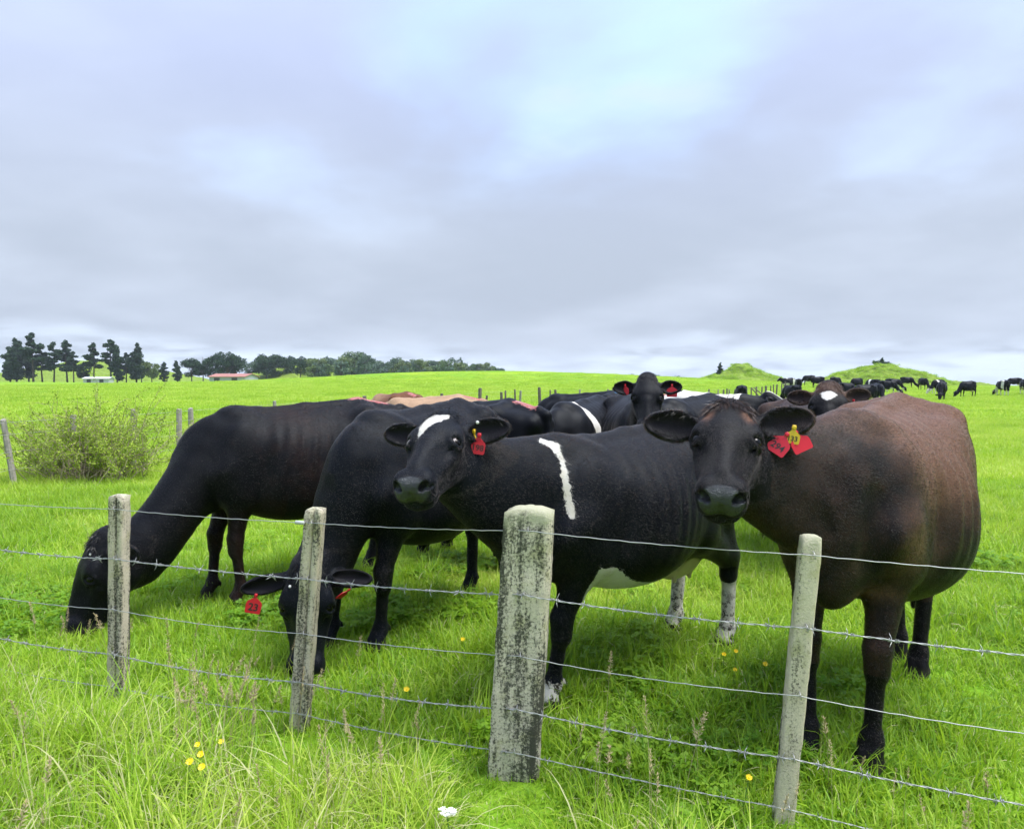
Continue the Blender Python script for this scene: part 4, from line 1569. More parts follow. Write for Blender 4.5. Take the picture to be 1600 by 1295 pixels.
BARB = barb_mesh(); BARB.materials.append(M_galv)
rw = random.Random(5)
WLAB = ['smooth top wire', 'upper barbed wire', 'smooth middle wire', 'lower barbed wire', 'thin bottom wire']
for w in range(5):
    barbed = w in (1, 3, 4)
    pts = []
    for k in range(len(attach) - 1):
        a, b = Vector(attach[k][w]), Vector(attach[k + 1][w])
        sag = (0.006, 0.010, 0.012, 0.014, 0.012)[w] * rw.uniform(0.6, 1.4)
        n = 26
        for i in range(n + (k == len(attach) - 2)):
            t = i / n
            p = a.lerp(b, t); p.z -= sag * 4 * t * (1 - t)
            p.z += 0.0012 * math.sin(i * 2.3 + w)
            pts.append(p)
    # carry on past the outer posts
    pts = [pts[0] + (pts[0] - pts[6]) * 6] + pts + [pts[-1] + (pts[-1] - pts[-7]) * 5]
    mb = MB()
    if not barbed:
        mb.tube(pts, 0.0018, 6)
        o = mb.build('wire', M_galv, fence, True)
    else:
        dense = []
        for a, b in zip(pts[:-1], pts[1:]):
            L = (b - a).length; n = max(1, int(L / 0.012))
            dense += [a.lerp(b, i / n) for i in range(n)]
        r = 0.0019 if w != 4 else 0.0015
        for ph in (0, math.pi):
            q = []
            for i, p in enumerate(dense):
                th = i * 0.012 / 0.075 * 2 * math.pi + ph
                q.append(p + Vector((0, math.cos(th) * r, math.sin(th) * r)))
            mb.tube(q, r * 0.78, 5)
        o = mb.build('wire', M_galv, fence, True)
        step = 0.125 if w != 4 else 0.16
        L = 0.0; nxt = 0.05
        for a, b in zip(pts[1:-2], pts[2:-1]):
            seg = (b - a).length
            while nxt < L + seg:
                p = a.lerp(b, (nxt - L) / seg)
                bo = obj('barb', BARB, None, o)
                bo.location = p
                bo.rotation_euler = (rw.uniform(0, 6.28), rw.uniform(-0.15, 0.15), FANG)
                s = rw.uniform(0.9, 1.15) * (1 if w != 4 else 0.75)
                bo.scale = (s, s, s)
                nxt += step * rw.uniform(0.9, 1.1)
            L += seg
    o['label'] = WLAB[w]
# grey tube insulator on the top wire beside the grooved post
a, b = Vector(attach[1][0]), Vector(attach[2][0])
dv = (b - a).normalized(); q = a.lerp(b, 0.975) + Vector((-0.03, 0, 0))
mb = MB(); mb.tube([q - dv * 0.02, q - dv * 0.018, q + dv * 0.022, q + dv * 0.024], [0.006, 0.0085, 0.0085, 0.006], 10)
mb.build('insulator', simple_mat('grey_insulator', (0.42, 0.44, 0.44), 0.4), fence, True)
# ------------------------------------------------------------------ the far fence
FAR = [(-70, 9.2), (18, 10.4), (112, 11.4), (205, 12.3), (278, 13.3), (298, 13.8), (360, 15.0), (430, 16.6), (500, 18.2), (570, 20.0), (640, 22.0), (655, 22.4), (690, 23.6), (706, 24.2), (713, 24.6),
       (749, 29.0), (756, 29.4), (784, 31.0), (790, 31.2), (806, 32.4), (812, 32.6), (844, 33.8), (860, 35.0), (869, 35.6), (905, 37.5), (958, 40.5), (1020, 43.5), (1070, 45.5), (1107, 47.0), (1122, 47.6), (1130, 48.0), (1136, 48.3), (1140, 48.6), (1149, 49.0),
       (1166, 50.5), (1174, 51.5), (1182, 53.0), (1190, 55.0), (1197, 57.0), (1204, 59.0), (1209, 61.0), (1213, 63.0), (1221, 72.0), (1227, 76.0), (1233, 80.0), (1238, 84.0), (1243, 89.0), (1248, 95.0)]
M_wood = simple_mat('weathered_wood', (0.15, 0.13, 0.11), 0.9, spec=0.2, var=0.6, scale=18, bstr=0.5, bdist=0.01)
M_wood2 = simple_mat('pale_weathered_wood', (0.30, 0.28, 0.25), 0.9, spec=0.2, var=0.6, scale=22, bstr=0.5, bdist=0.01)
ff = empty('post_fence', (0, 0, 0))
tag(ff, 'old wooden post and wire fence crossing the field behind the cows', 'fence')
rp = random.Random(9)
tops = []
for x, d in FAR:
    X = (x - 800) / FPX * d
    z0 = tz(X, d)
    near = d < 16
    h = rp.uniform(0.90, 1.02)
    if x in (749, 844): h = 1.10
    if x in (655, 706, 756): h = 0.80
    r = 0.048 if near else rp.uniform(0.045, 0.065)
    if x in (749, 844, 1197): r = 0.085
    ln = rp.uniform(-0.05, 0.05); ly = rp.uniform(-0.03, 0.03)
    if x == 756: ln = 0.16
    if x == 18: ln = -0.16
    mb = MB()
    n = 9
    ax = rp.uniform(0, 6)
    rows = [(-0.3, 1.0), (0.0, 1.0), (0.3, 0.97), (0.6, 0.95), (0.85, 0.93), (0.98, 0.90), (1.0, 0.78)]
    V = []
    for t, k in rows:
        for j in range(n):
            a = 2 * math.pi * j / n + ax
            rr = r * k * (1 + 0.12 * math.sin(a * 2 + ax) + rp.uniform(-0.05, 0.05))
            V.append((ln * t * h + rr * math.cos(a), ly * t * h + rr * math.sin(a), t * h + (rp.uniform(-0.012, 0.012) if t > 0.97 else 0)))
    F_ = []
    for i in range(len(rows) - 1):
        for j in range(n):
            F_.append((i * n + j, i * n + (j + 1) % n, (i + 1) * n + (j + 1) % n, (i + 1) * n + j))
    F_.append(tuple(range((len(rows) - 1) * n, len(rows) * n)))
    o = obj('post', mesh_from('post', V, F_), M_wood2 if (near or rp.random() < 0.35) else M_wood, ff)
    o.location = (X, d, z0)
    tops.append(Vector((X, d, z0)))
for x, d, dx in ((1180, 52.5, 1.2), (1176, 51.8, 0.9), (952, 40.2, 0.8)):          # slanting stays
    X = (x - 800) / FPX * d; z0 = tz(X, d)
    mb = MB(); mb.tube([(X - 0.1, d, z0 + 0.95), (X + dx, d + 0.4, z0)], 0.045, 7)
    mb.build('stay', M_wood, ff, True)
for hgt in (0.25, 0.5, 0.75, 0.92):
    mb = MB()
    mb.tube([p + Vector((0, -0.06, hgt)) for p in tops], 0.0024, 4)
    o = mb.build('wire', M_galv, ff, True)

# ------------------------------------------------------------------ trees and the bush
def leaf_mat(name, c1, c2, rough=0.7):
    m, nt, out = new_mat(name)
    b = nt.attr('lr').outputs['Fac']
    P = nt.node('ShaderNodeTexCoord').outputs['Object']
    n = nt.noise(P, 0.45, 2.0)
    k = nt.math('ADD', nt.math('MULTIPLY', b, 0.6), nt.math('MULTIPLY', n, 0.4))
    col = nt.mix(nt.ramp(k, 0.2, 0.8, False), c1, c2)
    pr = nt.node('ShaderNodeBsdfPrincipled')
    nt.l.new(col, pr.inputs['Base Color']); pr.inputs['Roughness'].default_value = rough
    pr.inputs['Specular IOR Level'].default_value = 0.25
    tr = nt.node('ShaderNodeBsdfTranslucent'); nt.l.new(col, tr.inputs['Color'])
    mx = nt.node('ShaderNodeMixShader'); mx.inputs[0].default_value = 0.25
    nt.l.new(pr.outputs[0], mx.inputs[1]); nt.l.new(tr.outputs[0], mx.inputs[2])
    nt.l.new(mx.outputs[0], out.inputs['Surface'])
    return m


M_pine = leaf_mat('dark_conifer_leaves', (0.018, 0.046, 0.024), (0.055, 0.105, 0.050))
M_pine2 = leaf_mat('grey_green_leaves', (0.022, 0.050, 0.030), (0.060, 0.100, 0.060))
M_wood_a = leaf_mat('wood_leaves_deep', (0.062, 0.125, 0.048), (0.150, 0.225, 0.088))
M_wood_b = leaf_mat('wood_leaves_olive', (0.095, 0.150, 0.052), (0.205, 0.265, 0.100))
M_wood_c = leaf_mat('wood_leaves_blue', (0.065, 0.120, 0.082), (0.140, 0.205, 0.135))
M_bark = simple_mat('bark', (0.10, 0.085, 0.07), 0.9, spec=0.1, var=0.5, scale=6, bstr=0.6, bdist=0.05)


def leaf_cloud(cent, radii, n, size, seed, flat=0.6):
    rg = np.random.default_rng(seed)
    cent = np.asarray(cent, float); radii = np.asarray(radii, float)
    vol = radii.prod(1) ** 0.75
    ix = rg.choice(len(cent), n, p=vol / vol.sum())
    d = rg.normal(0, 1, (n, 3)); d /= np.linalg.norm(d, axis=1, keepdims=True)
    r = rg.uniform(0.15, 1.0, n) ** 0.5
    P = cent[ix] + d * radii[ix] * r[:, None] * (1 + rg.normal(0, 0.10, (n, 1)))
    a = rg.normal(0, 1, (n, 3)); a[:, 2] *= flat; a /= np.linalg.norm(a, axis=1, keepdims=True)
    b = np.cross(a, rg.normal(0, 1, (n, 3))); b /= np.linalg.norm(b, axis=1, keepdims=True)
    s = size * rg.uniform(0.5, 1.3, n)[:, None]
    V = np.stack([P - a * s, P - b * s * 0.45, P + a * s, P + b * s * 0.45], 1).reshape(-1, 3)
    F_ = np.arange(4 * n).reshape(-1, 4)
    return V, F_, np.repeat(rg.uniform(0, 1, n), 4)


def tree(name, label, x, d, top_y, crown, mat, seed, cat='tree', group=None, base_y=None, z0=None, leafn=2600, leaf=0.42, trunk=True):
    """crown: 'tall' bare-trunked conifer, 'column', 'round', 'spike'; the height comes from where the photograph shows its top"""
    X = (x - 800) / FPX * d
    zb = tz(X, d) if z0 is None else z0
    zt = CAM_H - (top_y - 590) / FPX * d
    H = zt - zb
    rg = np.random.default_rng(seed)
    root = empty(name, (X, d, zb)); tag(root, label, cat, group)
    cent, rad = [], []
    mb = MB()
    bend = rg.normal(0, 0.02, 2) * H
    tp = lambda t: Vector((bend[0] * math.sin(t * 2.5), bend[1] * t, H * t))
    tw = 0.022 * H
    if crown == 'tall':
        lo = rg.uniform(0.25, 0.42); wid = 0.20 * H
        for i in range(15):
            t = lo + (0.96 - lo) * (i + rg.uniform(0, 1)) / 15
            w = wid * (1.0 - 0.65 * max(0, (t - 0.55) / 0.45)) * rg.uniform(0.5, 1.15)
            a = rg.uniform(0, 6.28)
            c = tp(t) + Vector((math.cos(a) * w * 0.8, math.sin(a) * w * 0.8, 0))
            cent.append(c); rad.append((w * 0.70, w * 0.70, H * rg.uniform(0.030, 0.055)))
            mb.tube([tp(max(t - 0.05, 0.05)), tp(t).lerp(c, 0.5) + Vector((0, 0, -0.02 * H)), c], [tw * 0.35, tw * 0.22, 0.02], 5, False)
        cent.append(tp(0.97)); rad.append((wid * 0.25, wid * 0.25, H * 0.05))
    elif crown == 'column':
        wid = 0.16 * H
        for i in range(16):
            t = 0.10 + 0.86 * (i + rg.uniform(0, 1)) / 16
            w = wid * (0.75 + 0.5 * math.sin(t * 3.0)) * (1 - 0.55 * max(0, t - 0.6) / 0.4) * rg.uniform(0.7, 1.15)
            a = rg.uniform(0, 6.28)
            c = tp(t) + Vector((math.cos(a) * w * 0.45, math.sin(a) * w * 0.45, 0))
            cent.append(c); rad.append((w * 0.8, w * 0.8, H * rg.uniform(0.05, 0.09)))
            mb.tube([tp(max(t - 0.08, 0.04)), c], [tw * 0.3, 0.02], 5, False)
    elif crown == 'spike':
        for i in range(14):
            t = 0.08 + 0.9 * (i + 0.5) / 14
            w = 0.30 * H * (1 - t) + 0.02 * H
            for a in rg.uniform(0, 6.28, 2):
                c = tp(t) + Vector((math.cos(a) * w * 0.5, math.sin(a) * w * 0.5, -0.01 * H))
                cent.append(c); rad.append((w * 0.6, w * 0.6, H * 0.035))
                mb.tube([tp(t), c], [tw * 0.25, 0.02], 5, False)
    else:
        wid = 0.42 * H
        for i in range(17):
            t = rg.uniform(0.30, 0.90); a = rg.uniform(0, 6.28)
            w = wid * math.sqrt(max(0.05, 1 - ((t - 0.52) / 0.48) ** 2)) * rg.uniform(0.3, 0.85)
            c = tp(t) + Vector((math.cos(a) * w, math.sin(a) * w, 0))
            q = wid * rg.uniform(0.25, 0.48)
            cent.append(c); rad.append((q, q, q * 0.75))
            mb.tube([tp(0.28), tp(0.3).lerp(c, 0.55), c], [tw * 0.4, tw * 0.25, 0.02], 5, False)
    mb.tube([tp(t) for t in np.linspace(-0.03, 0.95, 9)], [tw * (1 - 0.85 * t) + 0.02 for t in np.linspace(0, 1, 9)], 7)
    mb.build('trunk', M_bark, root, True)
    V, F_, lr = leaf_cloud(cent, rad, leafn, leaf * H / 14.0 + 0.10, seed + 100)
    me = mesh_from('crown', V, F_)
    set_attr(me, 'lr', lr)
    obj('crown', me, mat, root)
    return root


# the tall dark row at the left: position, top, kind
ROW = [(17, 244, 540, 'column', M_pine, 'dark ivy-clad tree at the far left end of the tall row'),
       (27, 250, 529, 'column', M_pine, 'dark tree leaning into the ivy-clad one at the end of the row'),
       (53, 245, 522, 'tall', M_pine, 'tallest dark conifer of the row, with a pointed top'),
       (46, 252, 541, 'column', M_pine2, 'shorter bushy tree behind the tallest conifer'),
       (67, 248, 538, 'tall', M_pine, 'thin conifer just past the tallest one'),
       (85, 246, 536, 'tall', M_pine, 'dark conifer with a broken ragged top in the row'),
       (106, 250, 533, 'tall', M_pine, 'high bare-trunked conifer in the middle of the row'),
       (116, 244, 550, 'tall', M_pine2, 'lower conifer with a bare trunk in the middle of the row'),
       (147, 247, 537, 'tall', M_pine, 'lone bare-trunked conifer behind the white shed'),
       (133, 252, 569, 'round', M_pine, 'low dark tree beside the white shed'),
       (174, 246, 532, 'tall', M_pine, 'broad dark conifer beyond the white shed'),
       (184, 244, 545, 'column', M_pine, 'dense dark tree beside the broad conifer'),
       (198, 250, 552, 'tall', M_pine2, 'slim tree between the broad conifer and the pale-topped one'),
       (214, 246, 536, 'column', M_pine2, 'pale grey-green tree at the right end of the row'),
       (222, 256, 560, 'round', M_wood_b, 'olive tree behind the end of the tall row')]
for i, (x, d, ty, kind, mat, lab) in enumerate(ROW):
    tree('tall_tree', lab, x, d, ty, kind, mat, 300 + i, group='tall dark trees at the edge of the field', leafn=5200, leaf=0.36)
MID = [(238, 262, 566, 'round', M_wood_b, 'olive round tree next to the grassy gap'), (257, 240, 565, 'column', M_pine2, 'thin dark tree right of the grassy gap'), (278, 240, 563, 'column', M_pine, 'small dark tree left of the dense clump'),
       (300, 246, 558, 'round', M_pine, 'dark round tree at the start of the dense clump'), (318, 250, 556, 'round', M_pine, 'second dark round tree of the dense clump'),
       (336, 248, 553, 'round', M_pine, 'dark round tree behind the red shed roof'), (355, 250, 550, 'round', M_pine, 'high dark round tree above the red shed roof'),
       (369, 252, 553, 'round', M_pine, 'dark round tree at the right end of the dense clump'), (394, 300, 566, 'round', M_wood_c, 'bluish tree just behind the red roofed shed')]
for i, (x, d, ty, kind, mat, lab) in enumerate(MID):
    tree('shelter_tree', lab, x, d, ty, kind, mat, 400 + i, group='dark clump of trees by the red roofed shed', leafn=3600, leaf=0.30)
rgf = np.random.default_rng(77)
ORD = ('first second third fourth fifth sixth seventh eighth ninth tenth eleventh twelfth thirteenth fourteenth fifteenth sixteenth seventeenth eighteenth nineteenth twentieth '
       'twenty-first twenty-second twenty-third twenty-fourth twenty-fifth twenty-sixth twenty-seventh twenty-eighth twenty-ninth thirtieth thirty-first thirty-second thirty-third').split()
xs = [408, 417, 428, 438, 449, 459, 470, 480, 489, 498, 507, 517, 526, 535, 544, 553, 562, 571, 580, 590, 600, 610, 620, 630, 640, 650, 660, 670, 680, 690, 700, 711, 720, 731, 742, 752, 762, 772, 780]
env = spline([400, 430, 470, 500, 540, 565, 590, 620, 680, 700, 718, 730, 750, 780, 800], [553, 551, 556, 558, 553, 550, 561, 558, 562, 558, 554, 563, 566, 570, 574])
for i, x in enumerate(xs):
    d = rgf.uniform(268, 320)
    dark = x < 475
    mat = M_pine if dark else [M_wood_a, M_wood_b, M_wood_c][rgf.integers(0, 3)]
    ty = float(env(np.array([float(x)]))[0]) + rgf.uniform(-1, 4)
    kind = 'spike' if x in (720,) else 'round'
    hue = {M_wood_a.name: 'deep green', M_wood_b.name: 'olive green', M_wood_c.name: 'bluish green'}.get(mat.name, 'dark')
    tree('woodland_tree', f'{hue} tree of the wood behind the rise, {ORD[i - 7]} from the dark clump' if not dark else f'dark tree of the clump at the end of the wood, {ORD[i]} from the shed', x, d, ty, kind, mat, 500 + i,
         group='trees of the wood behind the rise' if not dark else 'dark trees at the near end of the wood', leafn=2600, leaf=0.36)
    if not dark:   # lower trees at the edge of the wood
        tree('woodland_tree', f'low tree at the front edge of the wood, {ORD[i - 7]} from the dark clump', x + rgf.uniform(-3, 3), d - 18, ty + rgf.uniform(9, 15), 'round', [M_wood_a, M_wood_b, M_wood_c][rgf.integers(0, 3)], 700 + i,
             group='low trees along the edge of the wood', leafn=900, leaf=0.6)
for i, x in enumerate([790, 806, 822, 838, 852, 866, 880, 895, 935, 948, 962, 976, 990, 1020, 1040, 1060]):
    d = rgf.uniform(820, 900)
    tree('distant_tree', f'hazy skyline tree beyond the pasture, {ORD[i]} from the end of the wood', x, d, 584.5 + rgf.uniform(-2.0, 2.5) + (0 if x > 930 else 1.5), 'round', M_wood_c, 900 + i, group='hazy trees on the skyline', leafn=500, leaf=1.2)
tree('pine_tree', 'lone dark conifer beside the pointed green hill', 1125, 176, 565, 'spike', M_pine, 950, leafn=1500, leaf=0.5)
for i, (x, y, ty) in enumerate([(1377, 152, 559), (1369, 152.5, 564), (1386, 153, 565), (1380, 150, 575), (1372, 149, 580), (1382, 148, 586)]):
    X = (x - 800) / FPX * y
    tree('scrub_tree', ['upright shrub on the very top of the scrubby hill', 'shrub left of the top of the scrubby hill', 'shrub right of the top of the scrubby hill',
         'bush just below the top of the scrubby hill', 'bush halfway down the scrubby hill', 'lowest bush on the scrubby hill'][i], x, y, ty, 'round' if i else 'column', M_wood_a if i % 2 else M_wood_c, 960 + i,
         group='shrubs on the scrubby hill', z0=CAM_H - (ty + 14 - 590) / FPX * y, leafn=700, leaf=1.6)

# ------------------------------------------------------------------ sheds
def shed(name, label, x, d, w, depth, h, rise, roof, wallc, ry):
    X = (x - 800) / FPX * d; z0 = tz(X, d) - 0.1
    r = empty(name, (X, d, z0), ry); tag(r, label, 'shed')
    mb = MB(); mb.box((0, 0, h / 2), (w, depth, h)); mb.build('wall', wallc, r)
    e = 0.35
    mb = MB()
    v = [(-w / 2 - e, -depth / 2 - e, h - 0.05), (w / 2 + e, -depth / 2 - e, h - 0.05), (w / 2 + e, 0, h + rise), (-w / 2 - e, 0, h + rise), (-w / 2 - e, depth / 2 + e, h - 0.05), (w / 2 + e, depth / 2 + e, h - 0.05)]
    v += [(a, b, c + 0.12) for a, b, c in v]
    mb.add(v, [(0, 1, 2, 3), (3, 2, 5, 4), (6, 9, 8, 7), (9, 10, 11, 8), (0, 6, 7, 1), (4, 5, 11, 10), (1, 7, 8, 2), (2, 8, 11, 5), (0, 3, 9, 6), (3, 4, 10, 9)])
    mb.build('roof', roof, r)
    mb = MB(); mb.add([(-w / 2, -depth / 2, h), (-w / 2, depth / 2, h), (-w / 2, 0, h + rise - 0.06), (w / 2, -depth / 2, h), (w / 2, depth / 2, h), (w / 2, 0, h + rise - 0.06)], [(0, 2, 1), (3, 4, 5)])
    mb.build('gable', wallc, r)
    for sx_ in (-0.28, 0.22):
        mb = MB(); mb.box((w * sx_, -depth / 2 - 0.03, h * 0.45), (w * 0.16, 0.06, h * 0.85)); mb.build('door', M_dark, r)
    return r


M_dark = simple_mat('shed_opening', (0.06, 0.06, 0.065), 0.8)
M_white = simple_mat('white_sheet_wall', (0.50, 0.52, 0.54), 0.6, var=0.06, scale=1.5)
M_grey = simple_mat('grey_sheet_wall', (0.38, 0.41, 0.44), 0.6, var=0.10, scale=1.5)
M_redroof = simple_mat('faded_red_roof', (0.33, 0.14, 0.11), 0.6, var=0.35, scale=0.5)
shed('field_shed', 'long low white shed in front of the tall trees', 155, 238, 7.6, 4.5, 1.35, 0.5, M_white, M_white, R(8))
shed('field_shed', 'grey shed with a faded red roof at the edge of the field', 366, 205, 11.0, 6.5, 1.7, 0.8, M_redroof, M_grey, R(-14))

# ------------------------------------------------------------------ bush by the far fence
M_bushleaf = leaf_mat('yellow_green_bush_leaves', (0.17, 0.28, 0.022), (0.42, 0.54, 0.070))
M_twig = simple_mat('dry_twigs', (0.34, 0.29, 0.20), 0.85, spec=0.1, var=0.5, scale=12)


def bush(label, x0, x1, d, hmax, seed, nst=150):
    X0, X1 = (x0 - 800) / FPX * d, (x1 - 800) / FPX * d
    cx = (X0 + X1) / 2; hw = (X1 - X0) / 2
    root = empty('bush', (cx, d, tz(cx, d))); tag(root, label, 'bush')
    rg = np.random.default_rng(seed)
    tw = MB(); LP = []; LD = []
    for i in range(nst):
        bx = rg.normal(0, 0.38) * hw; by = rg.normal(0, 0.30) * hw
        edge = 1 - min(1, abs(bx) / hw) ** 2 * 0.55
        L = hmax * rg.uniform(0.45, 0.95) * edge
        long = rg.random() < 0.10
        if long: L = hmax * rg.uniform(0.85, 1.08)
        d0 = Vector((bx / hw * 0.8 + rg.normal(0, 0.45), rg.normal(0, 0.45), 1.0)).normalized()
        p = Vector((bx, by, 0)); pts = [p.copy()]; dv = d0.copy()
        n = 9
        for s in range(n):
            dv = (dv + Vector((rg.normal(0, 0.16), rg.normal(0, 0.16), rg.normal(-0.03, 0.10)))).normalized()
            p = p + dv * L / n; pts.append(p.copy())
            if s >= 2 and not (long and s < 4):
                for _ in range(7 if not long else 6):
                    LP.append(p + Vector(rg.normal(0, 0.022, 3))); LD.append(dv)
            if s >= 2 and rg.random() < 0.55:
                q = p.copy(); e = (dv + Vector(rg.normal(0, 0.7, 3))).normalized(); qq = [q.copy()]
                for _ in range(4):
                    q = q + e * L * 0.055; e = (e + Vector(rg.normal(0, 0.25, 3))).normalized(); qq.append(q.copy())
                    for _ in range(4):
                        LP.append(q + Vector(rg.normal(0, 0.02, 3))); LD.append(e)
                tw.tube(qq, [0.0035, 0.003, 0.0025, 0.002, 0.001], 4, False)
        tw.tube(pts, np.linspace(0.008, 0.002, len(pts)), 5, False)
    for i in range(150):                                            # dead grey twigs in the lower middle
        p = Vector((rg.normal(0.15, 0.35) * hw, rg.normal(-0.2, 0.3) * hw, rg.uniform(0.05, 0.45)))
        e = Vector((rg.normal(0, 1), rg.normal(0, 0.6), rg.normal(0.1, 0.4))).normalized()
        pts = [p]
        for _ in range(4):
            e = (e + Vector(rg.normal(0, 0.3, 3))).normalized(); pts.append(pts[-1] + e * 0.09)
        tw.tube(pts, np.linspace(0.004, 0.0015, 5), 4, False)
    o = tw.build('twigs', M_twig, root, True); o['kind'] = 'stuff'
    LP = np.array([tuple(p) for p in LP]); n = len(LP)
    a = rg.normal(0, 1, (n, 3)); a /= np.linalg.norm(a, axis=1, keepdims=True)
    b = np.cross(a, rg.normal(0, 1, (n, 3))); b /= np.linalg.norm(b, axis=1, keepdims=True)
    s = rg.uniform(0.012, 0.023, n)[:, None]
    V = np.stack([LP - a * s, LP - b * s * 0.5, LP + a * s, LP + b * s * 0.5], 1).reshape(-1, 3)
    me = mesh_from('leaves', V, np.arange(4 * n).reshape(-1, 4)); set_attr(me, 'lr', np.repeat(rg.uniform(0, 1, n), 4))
    o = obj('leaves', me, M_bushleaf, root); o['kind'] = 'stuff'
    return root


bush('scraggly yellow-green bush with bare twigs by the old fence', 45, 235, 11.2, 1.42, 31, 230)
# ------------------------------------------------------------------ the herd near the fence
def pick(cow, x, y, dmin=1.8):
    """point of the cow's skin (in its own axes) on the line of sight through a pixel of the photograph"""
    o = cow.W2L(np.array([0, 0, CAM_H]))
    p2 = R(2.86)
    fx, fy = (x - 800.0) / FPX, (647.5 - y) / FPX
    dw = np.array([fx, math.cos(p2) + fy * math.sin(p2), -math.sin(p2) + fy * math.cos(p2)])
    d = _n(cow.M @ dw)
    t = dmin
    best = (9, t)
    for _ in range(400):
        s = float(cow.F((o + d * t)[None])[0])
        if abs(s) < best[0]:
            best = (abs(s), t)
        if s < 0.001:
            break
        t += min(max(s * 0.6, 0.002), 0.06)
        if t > 14:
            break
    return o + d * best[1]


def poly_sd(p, poly):
    """signed distance to a polygon, positive inside"""
    poly = np.asarray(poly, float); d = np.full(len(p), 1e9); ins = np.zeros(len(p), bool)
    for i in range(len(poly)):
        a, b = poly[i - 1], poly[i]
        e = b - a; w = p - a
        t = np.clip((w @ e) / (e @ e + 1e-12), 0, 1)
        d = np.minimum(d, np.linalg.norm(w - t[:, None] * e, axis=1))
        c = ((a[1] <= p[:, 1]) & (b[1] > p[:, 1])) | ((b[1] <= p[:, 1]) & (a[1] > p[:, 1]))
        xx = a[0] + (p[:, 1] - a[1]) / np.where(abs(e[1]) < 1e-12, 1e-12, e[1]) * e[0]
        ins ^= c & (p[:, 0] < xx)
    return np.where(ins, d, -d)


def headpoly(cow, pix):
    return [((pick(cow, *q) - cow.h0) @ cow.hM.T / cow.hs)[:2] for q in pix]


def stripe(at, v, cow, pix, wid):
    pts = [pick(cow, *q) for q in pix]
    for i in range(len(pts) - 1):
        d, t = seg_dist(v, pts[i], pts[i + 1])
        wv = wid[i] + (wid[i + 1] - wid[i]) * t + 0.016 * (vnoise(v, 26) - 0.5) + 0.010 * (vnoise(v + 2, 60) - 0.5)
        at['white'] = np.maximum(at['white'], wv - d)


def tail_paint(at, q, x0=-0.76, x1=-0.52, w=0.050, z0=1.24):
    s = np.minimum(np.minimum(q[:, 0] - x0, x1 - q[:, 0]), (w - np.abs(q[:, 1])))
    at['paint'] = np.maximum(at['paint'], np.where(q[:, 2] > z0 - 0.08, s, -1))


G_NEAR = 'cows gathered along the wire fence'

# --- the brown-black cow at the right, looking over the fence
c_d = Cow((1.615, 3.285), (-0.63, -0.78), poll=(0.815, 2.760, 1.470), face=(-0.33, -0.94), pitch=33, roll=-2,
          hooves={'fl': (1.405, 2.82), 'fr': (1.190, 2.91), 'hl': (2.10, 3.74), 'hr': (2.115, 3.97)},
          sx=1.06, sy=1.05, sz=1.075, hs=1.01, neck_w=0.95, belly=1.08, rib=3.2, flank=1.05,
          ears={'r': ((-0.02, 0.98, 0.06), (0.55, 0.35, 0.75), 1.0, 0.92), 'l': ((-0.32, 0.92, 0.10), (0.50, 0.35, 0.80), 1.02, 0.92)})


def coat_d(at, v, q, hp, head, cow):
    nse = vnoise(v, 3.2)
    lo = vnoise(v + 5, 1.7) - 0.5
    b = np.clip(1.55 - np.abs(q[:, 0] + 0.18 + 0.5 * lo) / 0.50, 0, 1) * np.clip((q[:, 2] - 0.66 + 0.25 * lo) / 0.42, 0, 1)
    b = b * 0.80 + 0.55 * (nse - 0.5) + 0.5 * lo + 0.30 * np.clip((q[:, 2] - 1.08) / 0.20, 0, 1)
    b = (b + 0.12) * np.clip(1.25 - np.clip(q[:, 0] - 0.15, 0, 1) * 1.5, 0.5, 1)
    b = np.maximum(b, 0.22 + 0.40 * (nse - 0.5))
    sh = np.exp(-((q[:, 0] - 0.42) / 0.12) ** 2) * np.clip(1 - np.abs(q[:, 2] - 0.86) / 0.28, 0, 1)
    b = np.maximum(b, 0.80 * sh)
    br = np.exp(-((q[:, 0] - 0.50) / 0.14) ** 2) * np.clip(1 - np.abs(q[:, 2] - 0.66) / 0.10, 0, 1)
    b = np.maximum(b, 0.75 * br)
    b = np.where(q[:, 2] < 0.6, np.maximum(b * 0, 0.32 * (q[:, 2] > 0.36)), b)
    hb = np.exp(-((hp[:, 0] - 0.085) / 0.055) ** 2) * np.exp(-((np.abs(hp[:, 1]) - 0.072) / 0.028) ** 2) * (hp[:, 2] > -0.13)
    near_head = hp[:, 0] < 0.6
    onh = head & near_head
    at['brown'] = np.where(onh, 0.95 * hb, b)
    tail_paint(at, q, -0.76, -0.50, 0.05)
    at['scurf'][:] = 0.8


# --- the black cow with the white shoulder stripe, head turned to the camera
c_c = Cow((0.50, 3.70), (-0.73, -0.68), poll=(-0.285, 3.05, 1.420), face=(-0.24, -0.97), pitch=29, roll=3,
          hooves={'fl': (0.175, 3.36), 'fr': (0.0, 3.46), 'hl': (1.215, 4.13), 'hr': (0.97, 4.36)},
          sx=1.09, sy=1.02, sz=0.965, hs=0.95, neck_w=1.02, belly=1.04, rib=1.8, tail=False,
          ears={'r': ((-0.12, 0.97, 0.02), (0.60, 0.35, 0.72), 0.94, 0.85), 'l': ((-0.30, 0.90, -0.02), (0.45, 0.55, 0.70), 0.92, 0.90)})


